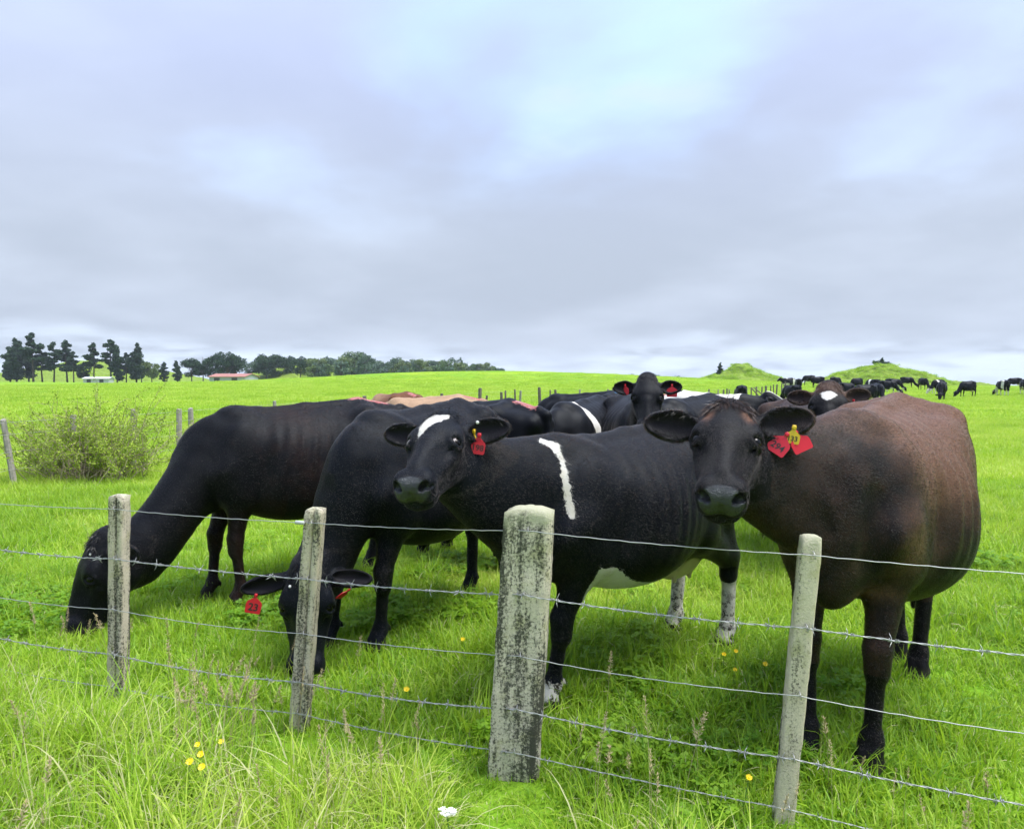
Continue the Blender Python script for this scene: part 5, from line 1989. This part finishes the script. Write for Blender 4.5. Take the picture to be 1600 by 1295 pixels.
def coat_c(at, v, q, hp, head, cow):
    stripe(at, v, cow, [(847, 689), (866, 697), (878, 716), (882, 745), (889, 780), (894, 806)], [0.022, 0.024, 0.016, 0.017, 0.013, 0.013])
    hpol = [(0.050, -0.056), (0.044, -0.024), (0.052, 0.006), (0.042, 0.034), (0.066, 0.048), (0.105, 0.026), (0.150, -0.004), (0.195, -0.028), (0.215, -0.046), (0.150, -0.062), (0.090, -0.068)]
    s = poly_sd(hp[:, :2], hpol)
    at['white'] = np.maximum(at['white'], np.where(head & (hp[:, 2] > -0.10), s, -1))
    T_ = np.array(TORSO); bt = spline(T_[:, 0], T_[:, 2])(q[:, 0])
    bel = 0.135 - (q[:, 2] - bt) - 0.15 * np.clip((0.05 - q[:, 0]) / 0.40, 0, 1) + 0.05 * (vnoise(v, 7) - 0.5)
    at['white'] = np.maximum(at['white'], np.where((q[:, 0] < 0.36) & (q[:, 0] > -0.32) & (np.abs(q[:, 1]) < 0.26) & (q[:, 2] > 0.50), bel, -1))
    sock = np.where((q[:, 0] < -0.4) & (q[:, 0] > -0.815), 0.40 - v[:, 2] + 0.10 * (vnoise(v, 9) - 0.5), -1)
    sock = np.maximum(sock, np.where(q[:, 0] > 0.1, 0.15 - v[:, 2] + 0.06 * (vnoise(v, 11) - 0.5), -1))
    at['white'] = np.maximum(at['white'], np.where(v[:, 2] < 0.5, sock, -1))
    at['mud'] = np.clip((0.44 - v[:, 2]) / 0.22, 0, 1)
    at['scurf'][:] = 0.45


# --- the black cow grazing head-on behind the narrow post
c_b = Cow((-0.60, 4.47), (-0.53, -0.85), poll=(-1.050, 3.70, 0.585), face=(0.05, -1.0), pitch=80, roll=-3,
          hooves={'fl': (-0.76, 4.10), 'fr': (-1.05, 4.16), 'hl': (-0.03, 5.10), 'hr': (-0.30, 5.16)},
          sx=1.02, sy=1.06, sz=1.03, hs=1.12, neck_w=1.12, udder=False, belly=1.06,
          ears={'r': ((0.20, 0.97, 0.06), (0.10, -0.2, 0.95), 1.00, 0.66), 'l': ((0.05, 0.98, 0.0), (-0.3, -0.6, 0.75), 0.92, 0.70)})


def coat_b(at, v, q, hp, head, cow):
    at['scurf'][:] = 0.35


# --- the black cow grazing at the far left, seen from its left side
c_a = Cow((-1.60, 5.28), (-0.84, -0.54), poll=(-2.555, 4.42, 0.590), face=(-0.86, -0.51), pitch=72,
          hooves={'fl': (-1.86, 4.92), 'fr': (-2.10, 5.03), 'hl': (-0.98, 5.42), 'hr': (-1.15, 5.85)},
          sx=1.14, sy=1.06, sz=1.02, hs=1.20, neck_w=1.16, rib=1.8, throat=0.08,
          ears={'r': ((-0.20, 0.9, -0.3), (0.3, 0.2, 0.9), 0.9), 'l': ((-0.25, 0.75, -0.60), (0.25, 0.8, 0.5), 0.80)})


def coat_a(at, v, q, hp, head, cow):
    tail_paint(at, q, -0.66, -0.38, 0.05)
    at['brown'] = 0.30 * np.clip(1 - np.abs(q[:, 0]) / 0.6, 0, 1) + 0.25 * np.clip((0.80 - q[:, 2]) / 0.25, 0, 1) * (np.abs(q[:, 0] - 0.4) < 0.3)
    at['brown'] = np.where(head, 0.05, at['brown'])
    at['scurf'][:] = 0.7


FUR = 1.0
o_d = build_cow(c_d, 'brown-black cow with big belly looking over the fence beside the thin post', M_brownblack, coat_d, G_NEAR, 0.011, 2, fur=int(170000 * FUR))
o_c = build_cow(c_c, 'black cow with white shoulder stripe and white forehead patch behind the thick post', M_bluish, coat_c, G_NEAR, 0.011, 2, gaze={1: (0.97, -0.25, 0.0), -1: (0.2, -0.9, 0), 'lim': 0.12}, fur=int(150000 * FUR))
o_b = build_cow(c_b, 'black cow grazing head-on with ears spread behind a grey post', M_bluish, coat_b, G_NEAR, 0.012, 1, fur=int(110000 * FUR))
o_a = build_cow(c_a, 'large black cow grazing side-on, its nose in the grass by the leftmost post', M_black, coat_a, G_NEAR, 0.012, 1, fur=int(110000 * FUR))
# ------------------------------------------------------------------ the cows behind the front row
def rot2(h, deg):
    a = R(deg); return (h[0] * math.cos(a) - h[1] * math.sin(a), h[0] * math.sin(a) + h[1] * math.cos(a))


def simple_pose(loc, h, kind='graze', turn=0, **kw):
    """a whole cow from place and heading; turn swings the head sideways"""
    hv = _n([h[0], h[1], 0])
    g = rot2((hv[0], hv[1]), turn)
    z0 = loc[2] if len(loc) > 2 else 0.0
    sx = kw.get('sx', 1.0)
    if kind == 'graze':
        poll = (loc[0] + hv[0] * 0.92 * sx + g[0] * 0.18, loc[1] + hv[1] * 0.92 * sx + g[1] * 0.18, z0 + 0.52)
        return Cow(loc, h, poll=poll, face=g, pitch=68, **kw)
    poll = (loc[0] + hv[0] * 0.62 * sx + g[0] * 0.36, loc[1] + hv[1] * 0.62 * sx + g[1] * 0.36, z0 + 1.40)
    return Cow(loc, h, poll=poll, face=g, pitch=45, **kw)


def coat_e(at, v, q, hp, head, cow):
    at['brown'] = np.where(head, 0.55 * np.clip(1.1 - np.abs(hp[:, 0] - 0.04) / 0.10, 0, 1) + 0.05, 0.4)
    s = poly_sd(hp[:, :2], headpoly(cow, [(1281, 615), (1290, 611), (1303, 612), (1308, 618), (1300, 623), (1292, 626), (1285, 622)]))
    at['white'] = np.maximum(at['white'], np.where(head & (hp[:, 2] > -0.12), s, -1))


c_e = Cow((2.42, 6.15), (-0.16, -0.98), poll=(2.245, 5.22, 1.520), face=(-0.38, -0.92), pitch=48, hs=1.04, sz=1.0,
          ears={'r': ((-0.05, 0.95, -0.05), (0.4, 0.35, 0.85), 0.82), 'l': ((-0.22, 0.90, -0.05), (0.3, 0.6, 0.75), 0.82)})
o_e = build_cow(c_e, 'dark brown cow with a white forehead peering out behind the big brown-black cow', M_brownblack, coat_e, G_NEAR, 0.014, 2, fur=60000)


def coat_f(at, v, q, hp, head, cow):
    at['scurf'][:] = 1.0


c_f = Cow((1.20, 7.02), (-0.02, -1.0), poll=(1.125, 6.12, 1.575), face=(-0.16, -0.98), pitch=55, hs=1.05, sz=1.03, rib=2.6, belly=1.08,
          ears={'r': ((0.0, 0.97, 0.0), (0.4, 0.2, 0.9), 0.84), 'l': ((-0.05, 0.97, 0.0), (0.4, 0.2, 0.9), 0.84)})
o_f = build_cow(c_f, 'black cow with a raised head and red tags in both ears facing the camera', M_black, coat_f, G_NEAR, 0.014, 2, fur=60000)


def coat_g(at, v, q, hp, head, cow):
    d, t = seg_dist(q * np.array([1, 0, 1]), (0.20, 0, 1.28), (0.10, 0, 0.75))
    w = 0.055 - 0.040 * t + 0.03 * (vnoise(v, 12) - 0.5)
    at['white'] = np.where(q[:, 1] > 0.02, w - d, -1)
    tail_paint(at, q, -0.78, -0.5, 0.07)


G_MID = 'cows standing behind the front row'
c_g = simple_pose((0.66, 7.25), (-0.50, -0.87), rib=2.6, sz=1.0)
o_g = build_cow(c_g, 'black cow with a thin white flank stripe and red paint on its rump', M_black, coat_g, G_MID, 0.016, 0, eyes=False)


def coat_p(at, v, q, hp, head, cow):
    tail_paint(at, q)


c_h = simple_pose((0.95, 10.4), (-0.86, 0.30))
o_h = build_cow(c_h, 'black cow with a blue mark on its rump behind the striped one', M_bluepaint, coat_p, G_MID, 0.018, 0, eyes=False)
c_i = simple_pose((1.98, 8.3), (-0.72, -0.69), rib=2.0)
o_i = build_cow(c_i, 'black cow with red rump paint beside the raised head with two red tags', M_black, coat_p, G_MID, 0.018, 0, eyes=False)
c_l = simple_pose((-0.36, 6.20), (-0.75, 0.66), sz=1.01, udder=False)
o_l = build_cow(c_l, 'black cow with bony hips and red rump paint behind the turned white-blazed head', M_black, coat_p, G_MID, 0.014, 0, eyes=False)


def coat_j(at, v, q, hp, head, cow):
    wh = np.where(q[:, 0] < 0.30, 0.06, 0.30 - q[:, 0] + 0.06) + 0.10 * (vnoise(v, 4) - 0.5)
    sp = vnoise(v + 9, 6.0) - 0.82
    wh = np.minimum(wh, np.where(sp > 0, -sp, 0.1))
    wh = np.where(v[:, 2] < 0.62, 0.05, wh)
    bl = 0.035 - np.abs(hp[:, 1])
    wh = np.where(head, np.where(hp[:, 2] > -0.10, bl, -0.05), wh)
    at['white'] = np.maximum(wh, np.where(head & (hp[:, 0] > 0.43), 0.02, -1))
    tail_paint(at, q)


c_j = Cow((2.85, 10.3), (0.90, -0.42), poll=(3.55, 10.05, 1.36), face=(0.93, -0.35), pitch=40)
o_j = build_cow(c_j, 'white cow with a black head and neck looking towards the far herd', M_black, coat_j, G_MID, 0.017, 1)
c_k = simple_pose((-1.12, 9.3), (-0.99, 0.12), sz=0.98)
o_k = build_cow(c_k, 'pale tan cow showing only its back above the black ones', M_tan, coat_p, G_MID, 0.018, 0, eyes=False)


def coat_k2(at, v, q, hp, head, cow):
    at['brown'] = np.clip(1.3 - np.abs(q[:, 0] + 0.5), 0, 1) * 0.9
    tail_paint(at, q)


c_k2 = simple_pose((-1.80, 11.0), (-0.62, 0.78), sz=0.985)
o_k2 = build_cow(c_k2, 'red-brown cow rump with red paint beyond the pale tan cow', M_tan, coat_k2, G_MID, 0.02, 0, eyes=False)
c_n = simple_pose((3.45, 7.6), (0.98, 0.15), sz=0.99)
o_n = build_cow(c_n, 'black cow whose back just shows behind the big brown-black cow', M_black, None, G_MID, 0.02, 0, eyes=False)

# ------------------------------------------------------------------ the far herd
def coat_bw(at, v, q, hp, head, cow):
    n = vnoise(v * np.array([1, 0.8, 1]) + 4, 2.6) - 0.62
    at['white'] = np.maximum(n, np.where(v[:, 2] < 0.45, 0.02, -1))
    at['white'] = np.where(head, 0.03 - np.abs(hp[:, 1]), at['white'])


def coat_bw2(at, v, q, hp, head, cow):
    at['white'] = np.maximum(0.10 - np.abs(q[:, 0] - 0.12) + 0.16 * (vnoise(v, 5) - 0.5), np.where(v[:, 2] < 0.5, 0.02, -1))


def coat_br(at, v, q, hp, head, cow):
    at['brown'][:] = 0.55


G_FAR = 'herd grazing far across the pasture'
PROTO = {}
for key, kind, turn, coat, mat in (('gb', 'graze', 0, None, M_black), ('gw', 'graze', 25, coat_bw, M_black), ('gs', 'graze', -30, coat_bw2, M_black),
                                   ('sb', 'stand', 20, None, M_black), ('sw', 'stand', -25, coat_bw, M_black), ('gr', 'graze', 10, coat_br, M_brownblack)):
    c = simple_pose((0, 0), (1, 0), kind, turn)
    o = build_cow(c, 'x', mat, coat, G_FAR, 0.026, 0, eyes=False)
    PROTO[key] = o.data
    bpy.data.objects.remove(o)
#       pixel x, distance, look, heading (degrees, 0 = away to the right, 180 = left), label
HERD = [(1157, 40, 'gb', 80, 'black cow seen from behind beside the far fence, above the white cow'),
        (1231, 78, 'sw', 200, 'black and white cow at the top of the far fence, first of the skyline cows'),
        (1247, 74, 'gb', 75, 'black cow seen from behind next to the fence-end black and white cow'),
        (1276, 86, 'sb', 178, 'black cow standing side-on against the sky above the brown one'),
        (1291, 64, 'gr', 205, 'brown-black cow grazing just above the white-foreheaded head'),
        (1235, 44, 'gb', 110, 'black cow with its rump turned behind the white cow nose'),
        (1322, 50, 'gb', 10, 'black cow just over the right ear of the white-foreheaded cow'),
        (1349, 43, 'gb', 190, 'black cow standing side-on in front of the scrubby hill'),
        (1362, 72, 'gs', 120, 'black cow with a white saddle below the scrubby hill'),
        (1372, 46, 'gb', 262, 'black cow grazing towards the camera below the scrubby hill'),
        (1388, 66, 'gw', 330, 'black and white cow grazing to the right below the hill shrubs'),
        (1397, 74, 'gw', 350, 'patchy cow half behind the one under the hill shrubs'),
        (1443, 82, 'gb', 275, 'small black cow facing the camera right of the scrubby hill'),
        (1464, 68, 'gs', 200, 'black cow with a white shoulder band grazing to the left'),
        (1471, 52, 'gb', 235, 'black cow grazing below the one with the white shoulder band'),
        (1510, 60, 'gb', 192, 'lone black cow grazing side-on against the skyline'),
        (1565, 62, 'gw', 85, 'black and white cow seen from behind near the picture edge'),
        (1583, 90, 'gb', 160, 'tiny dark cow between the two cows at the picture edge'),
        (1262, 98, 'gb', 150, 'small dark cow on the skyline between the fence end and the side-on cow'),
        (1306, 84, 'gw', 20, 'patchy cow at the foot of the scrubby hill, above the white forehead'),
        (1337, 78, 'gb', 200, 'black cow at the left foot of the scrubby hill'),
        (1418, 92, 'gb', 340, 'tiny black cow at the right foot of the scrubby hill'),
        (1601, 64, 'sw', 250, 'black and white cow cut by the edge of the picture')]
for x, d, key, hd, lab in HERD:
    X = (x - 800) / FPX * d
    o = obj('cow', PROTO[key])
    o.location = (X, d, tz(X, d) - 0.02)
    o.rotation_euler = (0, 0, R(hd))
    tag(o, lab, 'cow', G_FAR)

# ------------------------------------------------------------------ ear tags and forelocks
def tag_at(cow, body, x, y, off, down, w, h, mat, text=None, ts=0.03, nrm=None, button=True, label=None):
    p = pick(cow, x, y)
    view = _n(cow.W2L(np.array([0, 0, CAM_H])) - p)
    n = view if nrm is None else _n(cow.M @ np.asarray(nrm, float))
    return add_tag(cow, body, p + view * off, n, cow.M @ np.asarray(down, float), w, h, mat, text, ts, button, label)


tag_at(c_d, o_d, 1243, 676, 0.008, (0.35, 0, -0.9), 0.080, 0.062, M_tagred, None, 0.03, nrm=(0.15, -0.9, 0.25), label='blank red ear tag')
tag_at(c_d, o_d, 1230, 679, 0.016, (-0.60, 0.0, -0.80), 0.076, 0.072, M_tagred, '294', 0.034, nrm=(-0.35, -0.85, 0.35), label='red ear tag numbered 294')
tag_at(c_d, o_d, 1241, 668, 0.034, (-0.15, 0, -1), 0.050, 0.048, M_tagyel, '133', 0.025, nrm=(-0.30, -0.95, 0.12), label='yellow ear tag numbered 133')
tag_at(c_c, o_c, 741, 674, 0.008, (-0.30, 0, -1), 0.040, 0.034, M_tagyel, None, 0.02, nrm=(-0.75, -0.65, 0.1), label='yellow ear tag seen edge-on')
tag_at(c_c, o_c, 749, 680, 0.022, (-0.12, 0, -1), 0.060, 0.066, M_tagred, '198', 0.034, nrm=(-0.10, -1, 0.15), label='red ear tag numbered 198')
tag_at(c_b, o_b, 400, 930, 0.010, (-0.22, 0, -1), 0.078, 0.080, M_tagred, '23', 0.052, nrm=(0.15, -1, 0.1), label='red ear tag numbered 23')
tag_at(c_b, o_b, 545, 921, 0.006, (-0.7, 0, -0.5), 0.07, 0.06, M_tagred, None, 0.03, nrm=(0.6, -0.35, -0.7), label='red ear tag seen edge-on')
tag_at(c_f, o_f, 977, 602, 0.010, (0.25, 0, -1), 0.070, 0.070, M_tagred, None, 0.03, nrm=(-0.8, -0.6, 0.1))
tag_at(c_f, o_f, 1050, 602, 0.012, (0.0, 0, -1), 0.085, 0.085, M_tagred, None, 0.03, nrm=(-0.2, -1, 0.1))
tag_at(c_e, o_e, 1334, 626, 0.010, (-0.1, 0, -1), 0.070, 0.080, M_tagred, None, 0.03, nrm=(-0.85, -0.5, 0.1))
for cw, bo, x, y in ((c_c, o_c, 746, 660), (c_b, o_b, 453, 916), (c_a, o_a, 141, 866)):
    p = pick(cw, x, y); view = _n(cw.W2L(np.array([0, 0, CAM_H])) - p)
    mb = MB(); mb.tube([p - view * 0.004, p + view * 0.004, p + view * 0.006], [0.0075, 0.0075, 0.004], 10)
    mb.build('tag_button', M_button, bo, True)

poll_hair(c_d, o_d, 2000, 0.058, M_hair_black, 1, 0.55)
poll_hair(c_d, o_d, 900, 0.062, M_hair_brown, 11, 0.55, 'brown_poll_hair')
poll_hair(c_c, o_c, 900, 0.030, M_hair_black, 2, 0.35)
poll_hair(c_a, o_a, 900, 0.055, M_hair_black, 3, 0.30)
poll_hair(c_e, o_e, 900, 0.060, M_hair_brown, 4, 0.55)
poll_hair(c_f, o_f, 600, 0.040, M_hair_black, 5, 0.40)
ear_hair(c_d, o_d, 420, M_hair_black, 21)
ear_hair(c_c, o_c, 320, M_hair_black, 22)
ear_hair(c_b, o_b, 260, M_hair_black, 23)
ear_hair(c_e, o_e, 220, M_hair_brown, 24)
poll_hair(c_b, o_b, 600, 0.040, M_hair_black, 6, 0.40)

# ------------------------------------------------------------------ flowers and seed heads
M_petal = simple_mat('buttercup_petal', (0.85, 0.62, 0.01), 0.35, var=0.08)
M_stem = simple_mat('flower_stem', (0.10, 0.22, 0.03), 0.7)
M_whitepetal = simple_mat('white_petal', (0.80, 0.80, 0.76), 0.6, var=0.05)
FL = [(297, 1176, .22, 'topmost buttercup of the cluster left of the grooved post'), (302, 1192, .20, 'middle buttercup of the cluster left of the grooved post'), (284, 1204, .20, 'buttercup at the left of the small cluster'),
      (303, 1213, .20, 'largest and lowest buttercup of the small cluster'), (335, 1171, .20, 'buttercup standing apart to the right of the small cluster'), (632, 1086, .16, 'lone buttercup between the grooved post and the thick post'),
      (1137, 1029, .14, 'buttercup in front of the white-socked hind hoof, on the left'), (1156, 1024, .16, 'buttercup in front of the white-socked hind hoof, on the right'), (1155, 1054, .12, 'low buttercup below the white-socked hind hoof'),
      (1203, 1045, .14, 'buttercup beside the thin post, near the white-socked leg'), (1180, 1230, .16, 'buttercup in the grass left of the foot of the thin post'), (722, 1005, .14, 'tiny buttercup beside the thick post')]
rfl = random.Random(4)
for x, y, z, lab in FL:
    d = (CAM_H - z) * FPX / (y - 590)
    X = (x - 800) / FPX * d
    r = empty('buttercup', (X, d, 0)); tag(r, lab, 'flower', 'buttercups in the grass')
    mb = MB(); bx = rfl.uniform(-0.03, 0.03)
    mb.tube([(bx, 0.02, 0), (bx * 0.5, 0.01, z * 0.55), (0, 0, z)], [0.0016, 0.0014, 0.0012], 5); mb.build('stem', M_stem, r, True)
    s = 0.0115 * rfl.uniform(0.85, 1.15)
    for k in range(5):
        a = k * 2 * math.pi / 5 + rfl.uniform(-.1, .1); c, n_ = math.cos(a), math.sin(a)
        pv = []
        for (u, w, zz) in ((0.1, 0.12, 0), (0.6, 0.48, 0.16), (1.0, 0.38, 0.42), (1.0, -0.38, 0.42), (0.6, -0.48, 0.16), (0.1, -0.12, 0)):
            p = Vector((c * u - n_ * w, n_ * u + c * w, zz)) * s
            p = Vector((p.x, p.y * 0.75 - p.z * 0.6, z + p.z * 0.75 + p.y * 0.6))        # nods to the light
            pv.append(p)
        mesh = mesh_from('petal', pv, [(0, 1, 4, 5), (1, 2, 3, 4)], True)
        obj('petal', mesh, M_petal, r)
    cv, cf = uv_ball(s * 0.28, 8, 6); cm = mesh_from('flower_centre', cv, cf, True)
    o = obj('flower_centre', cm, M_petal, r); o.location = (0, -0.002, z + s * 0.1)
# white umbel at the lower edge
d = (CAM_H - 0.2) * FPX / (1284 - 590); X = (695 - 800) / FPX * d
r = empty('white_flower', (X, d, 0)); tag(r, 'white flower head in the long grass below the thick post', 'flower')
mb = MB(); mb.tube([(0.02, 0.02, 0), (0.01, 0.01, 0.1), (0, 0, 0.185)], 0.002, 5); mb.build('stem', M_stem, r, True)
for k in range(34):
    a = rfl.uniform(0, 6.28); q = 0.026 * math.sqrt(rfl.random())
    mbp = MB(); c = Vector((q * math.cos(a), q * math.sin(a) * 0.7, 0.19 + rfl.uniform(0, 0.012)))
    for j in range(5):
        b = j * 1.2566 + a
        mbp.add([c, c + Vector((math.cos(b - .4), math.sin(b - .4), .25)) * 0.006, c + Vector((math.cos(b), math.sin(b), .3)) * 0.008, c + Vector((math.cos(b + .4), math.sin(b + .4), .25)) * 0.006], [(0, 1, 2, 3)])
    mbp.build('petal', M_whitepetal, r)

M_seed = simple_mat('dry_seed_head', (0.42, 0.35, 0.20), 0.85, spec=0.1, var=0.25, scale=60)


def seed_proto(i):
    rg = np.random.default_rng(900 + i)
    mb = MB(); H = rg.uniform(0.34, 0.52); b = rg.normal(0, 0.06, 2)
    P = lambda t: Vector((b[0] * t * t, b[1] * t * t, H * t))
    mb.tube([P(t) for t in np.linspace(0, 1, 7)], np.linspace(0.0013, 0.0006, 7), 4)
    for k in range(60):
        t = rg.uniform(0.76, 1.0); c = P(t); e = Vector(rg.normal(0, 1, 3)); e.z = abs(e.z) * 0.8 + 0.5; e.normalize()
        L = 0.016 * (1.15 - t) / 0.4 + 0.006; s = e.cross(Vector((0.3, 0.2, 0.9))).normalized() * 0.0016
        mb.add([c, c + e * L * 0.5 + s, c + e * L, c + e * L * 0.5 - s], [(0, 1, 2, 3)])
    me = mesh_from('seed_stalk', mb.v, mb.f); me.materials.append(M_seed)
    return bpy.data.objects.new('seed_stalk', me)


seeds = protos('seed_stalks', [seed_proto(i) for i in range(6)])
P = wedge(22, 1.6, 3.9, rg, pad=0.6)
P = P[(P[:, 1] < fence_y(P[:, 0]) + 0.35)]
P = P[patch(P, 1.6, 44) > 0.42]
extra = []
for x, y, n in ((322, 1090, 10), (350, 1075, 10), (392, 1075, 8), (300, 1110, 5), (960, 1180, 4), (1000, 1200, 4), (530, 1230, 4)):
    d = (CAM_H - 0.3) * FPX / (y - 590)
    for _ in range(n):
        extra.append(((x - 800) / FPX * d + rg.normal(0, 0.06), d + rg.normal(0, 0.10), 0))
P = np.concatenate([P, np.array(extra)])
n = len(P)
o = scatter('grass', P, rg.uniform(0, 6.28, n), rg.uniform(0.6, 1.0, n), np.zeros(n), rg.integers(0, 6, n), seeds, tilt=rg.normal(0, 0.12, (n, 2)))
o['label'] = 'dry seed heads standing in the long grass'

# ------------------------------------------------------------------ the air: a faint even haze over the whole scene
def haze_box():
    lo, hi = np.array([-2750.0, -2750.0, -105.0]), np.array([2750.0, 2750.0, 26.0])
    me = mesh_from('haze', [(x, y, z) for z in (lo[2], hi[2]) for x, y in ((lo[0], lo[1]), (hi[0], lo[1]), (hi[0], hi[1]), (lo[0], hi[1]))],
                   [(3, 2, 1, 0), (4, 5, 6, 7), (0, 1, 5, 4), (1, 2, 6, 5), (2, 3, 7, 6), (3, 0, 4, 7)])
    m = bpy.data.materials.new('haze')
    m.use_nodes = True
    m.node_tree.nodes.clear()
    nt = NT(m.node_tree)
    out = nt.node('ShaderNodeOutputMaterial')
    v = nt.node('ShaderNodeVolumePrincipled')
    v.inputs['Color'].default_value = (0.80, 0.88, 1.0, 1.0)
    v.inputs['Density'].default_value = 0.00022
    v.inputs['Anisotropy'].default_value = 0.2
    nt.l.new(v.outputs[0], out.inputs['Volume'])
    o = obj('haze', me, m)
    tag(o, 'thin pale haze over the far pasture', None, None, 'stuff')


haze_box()
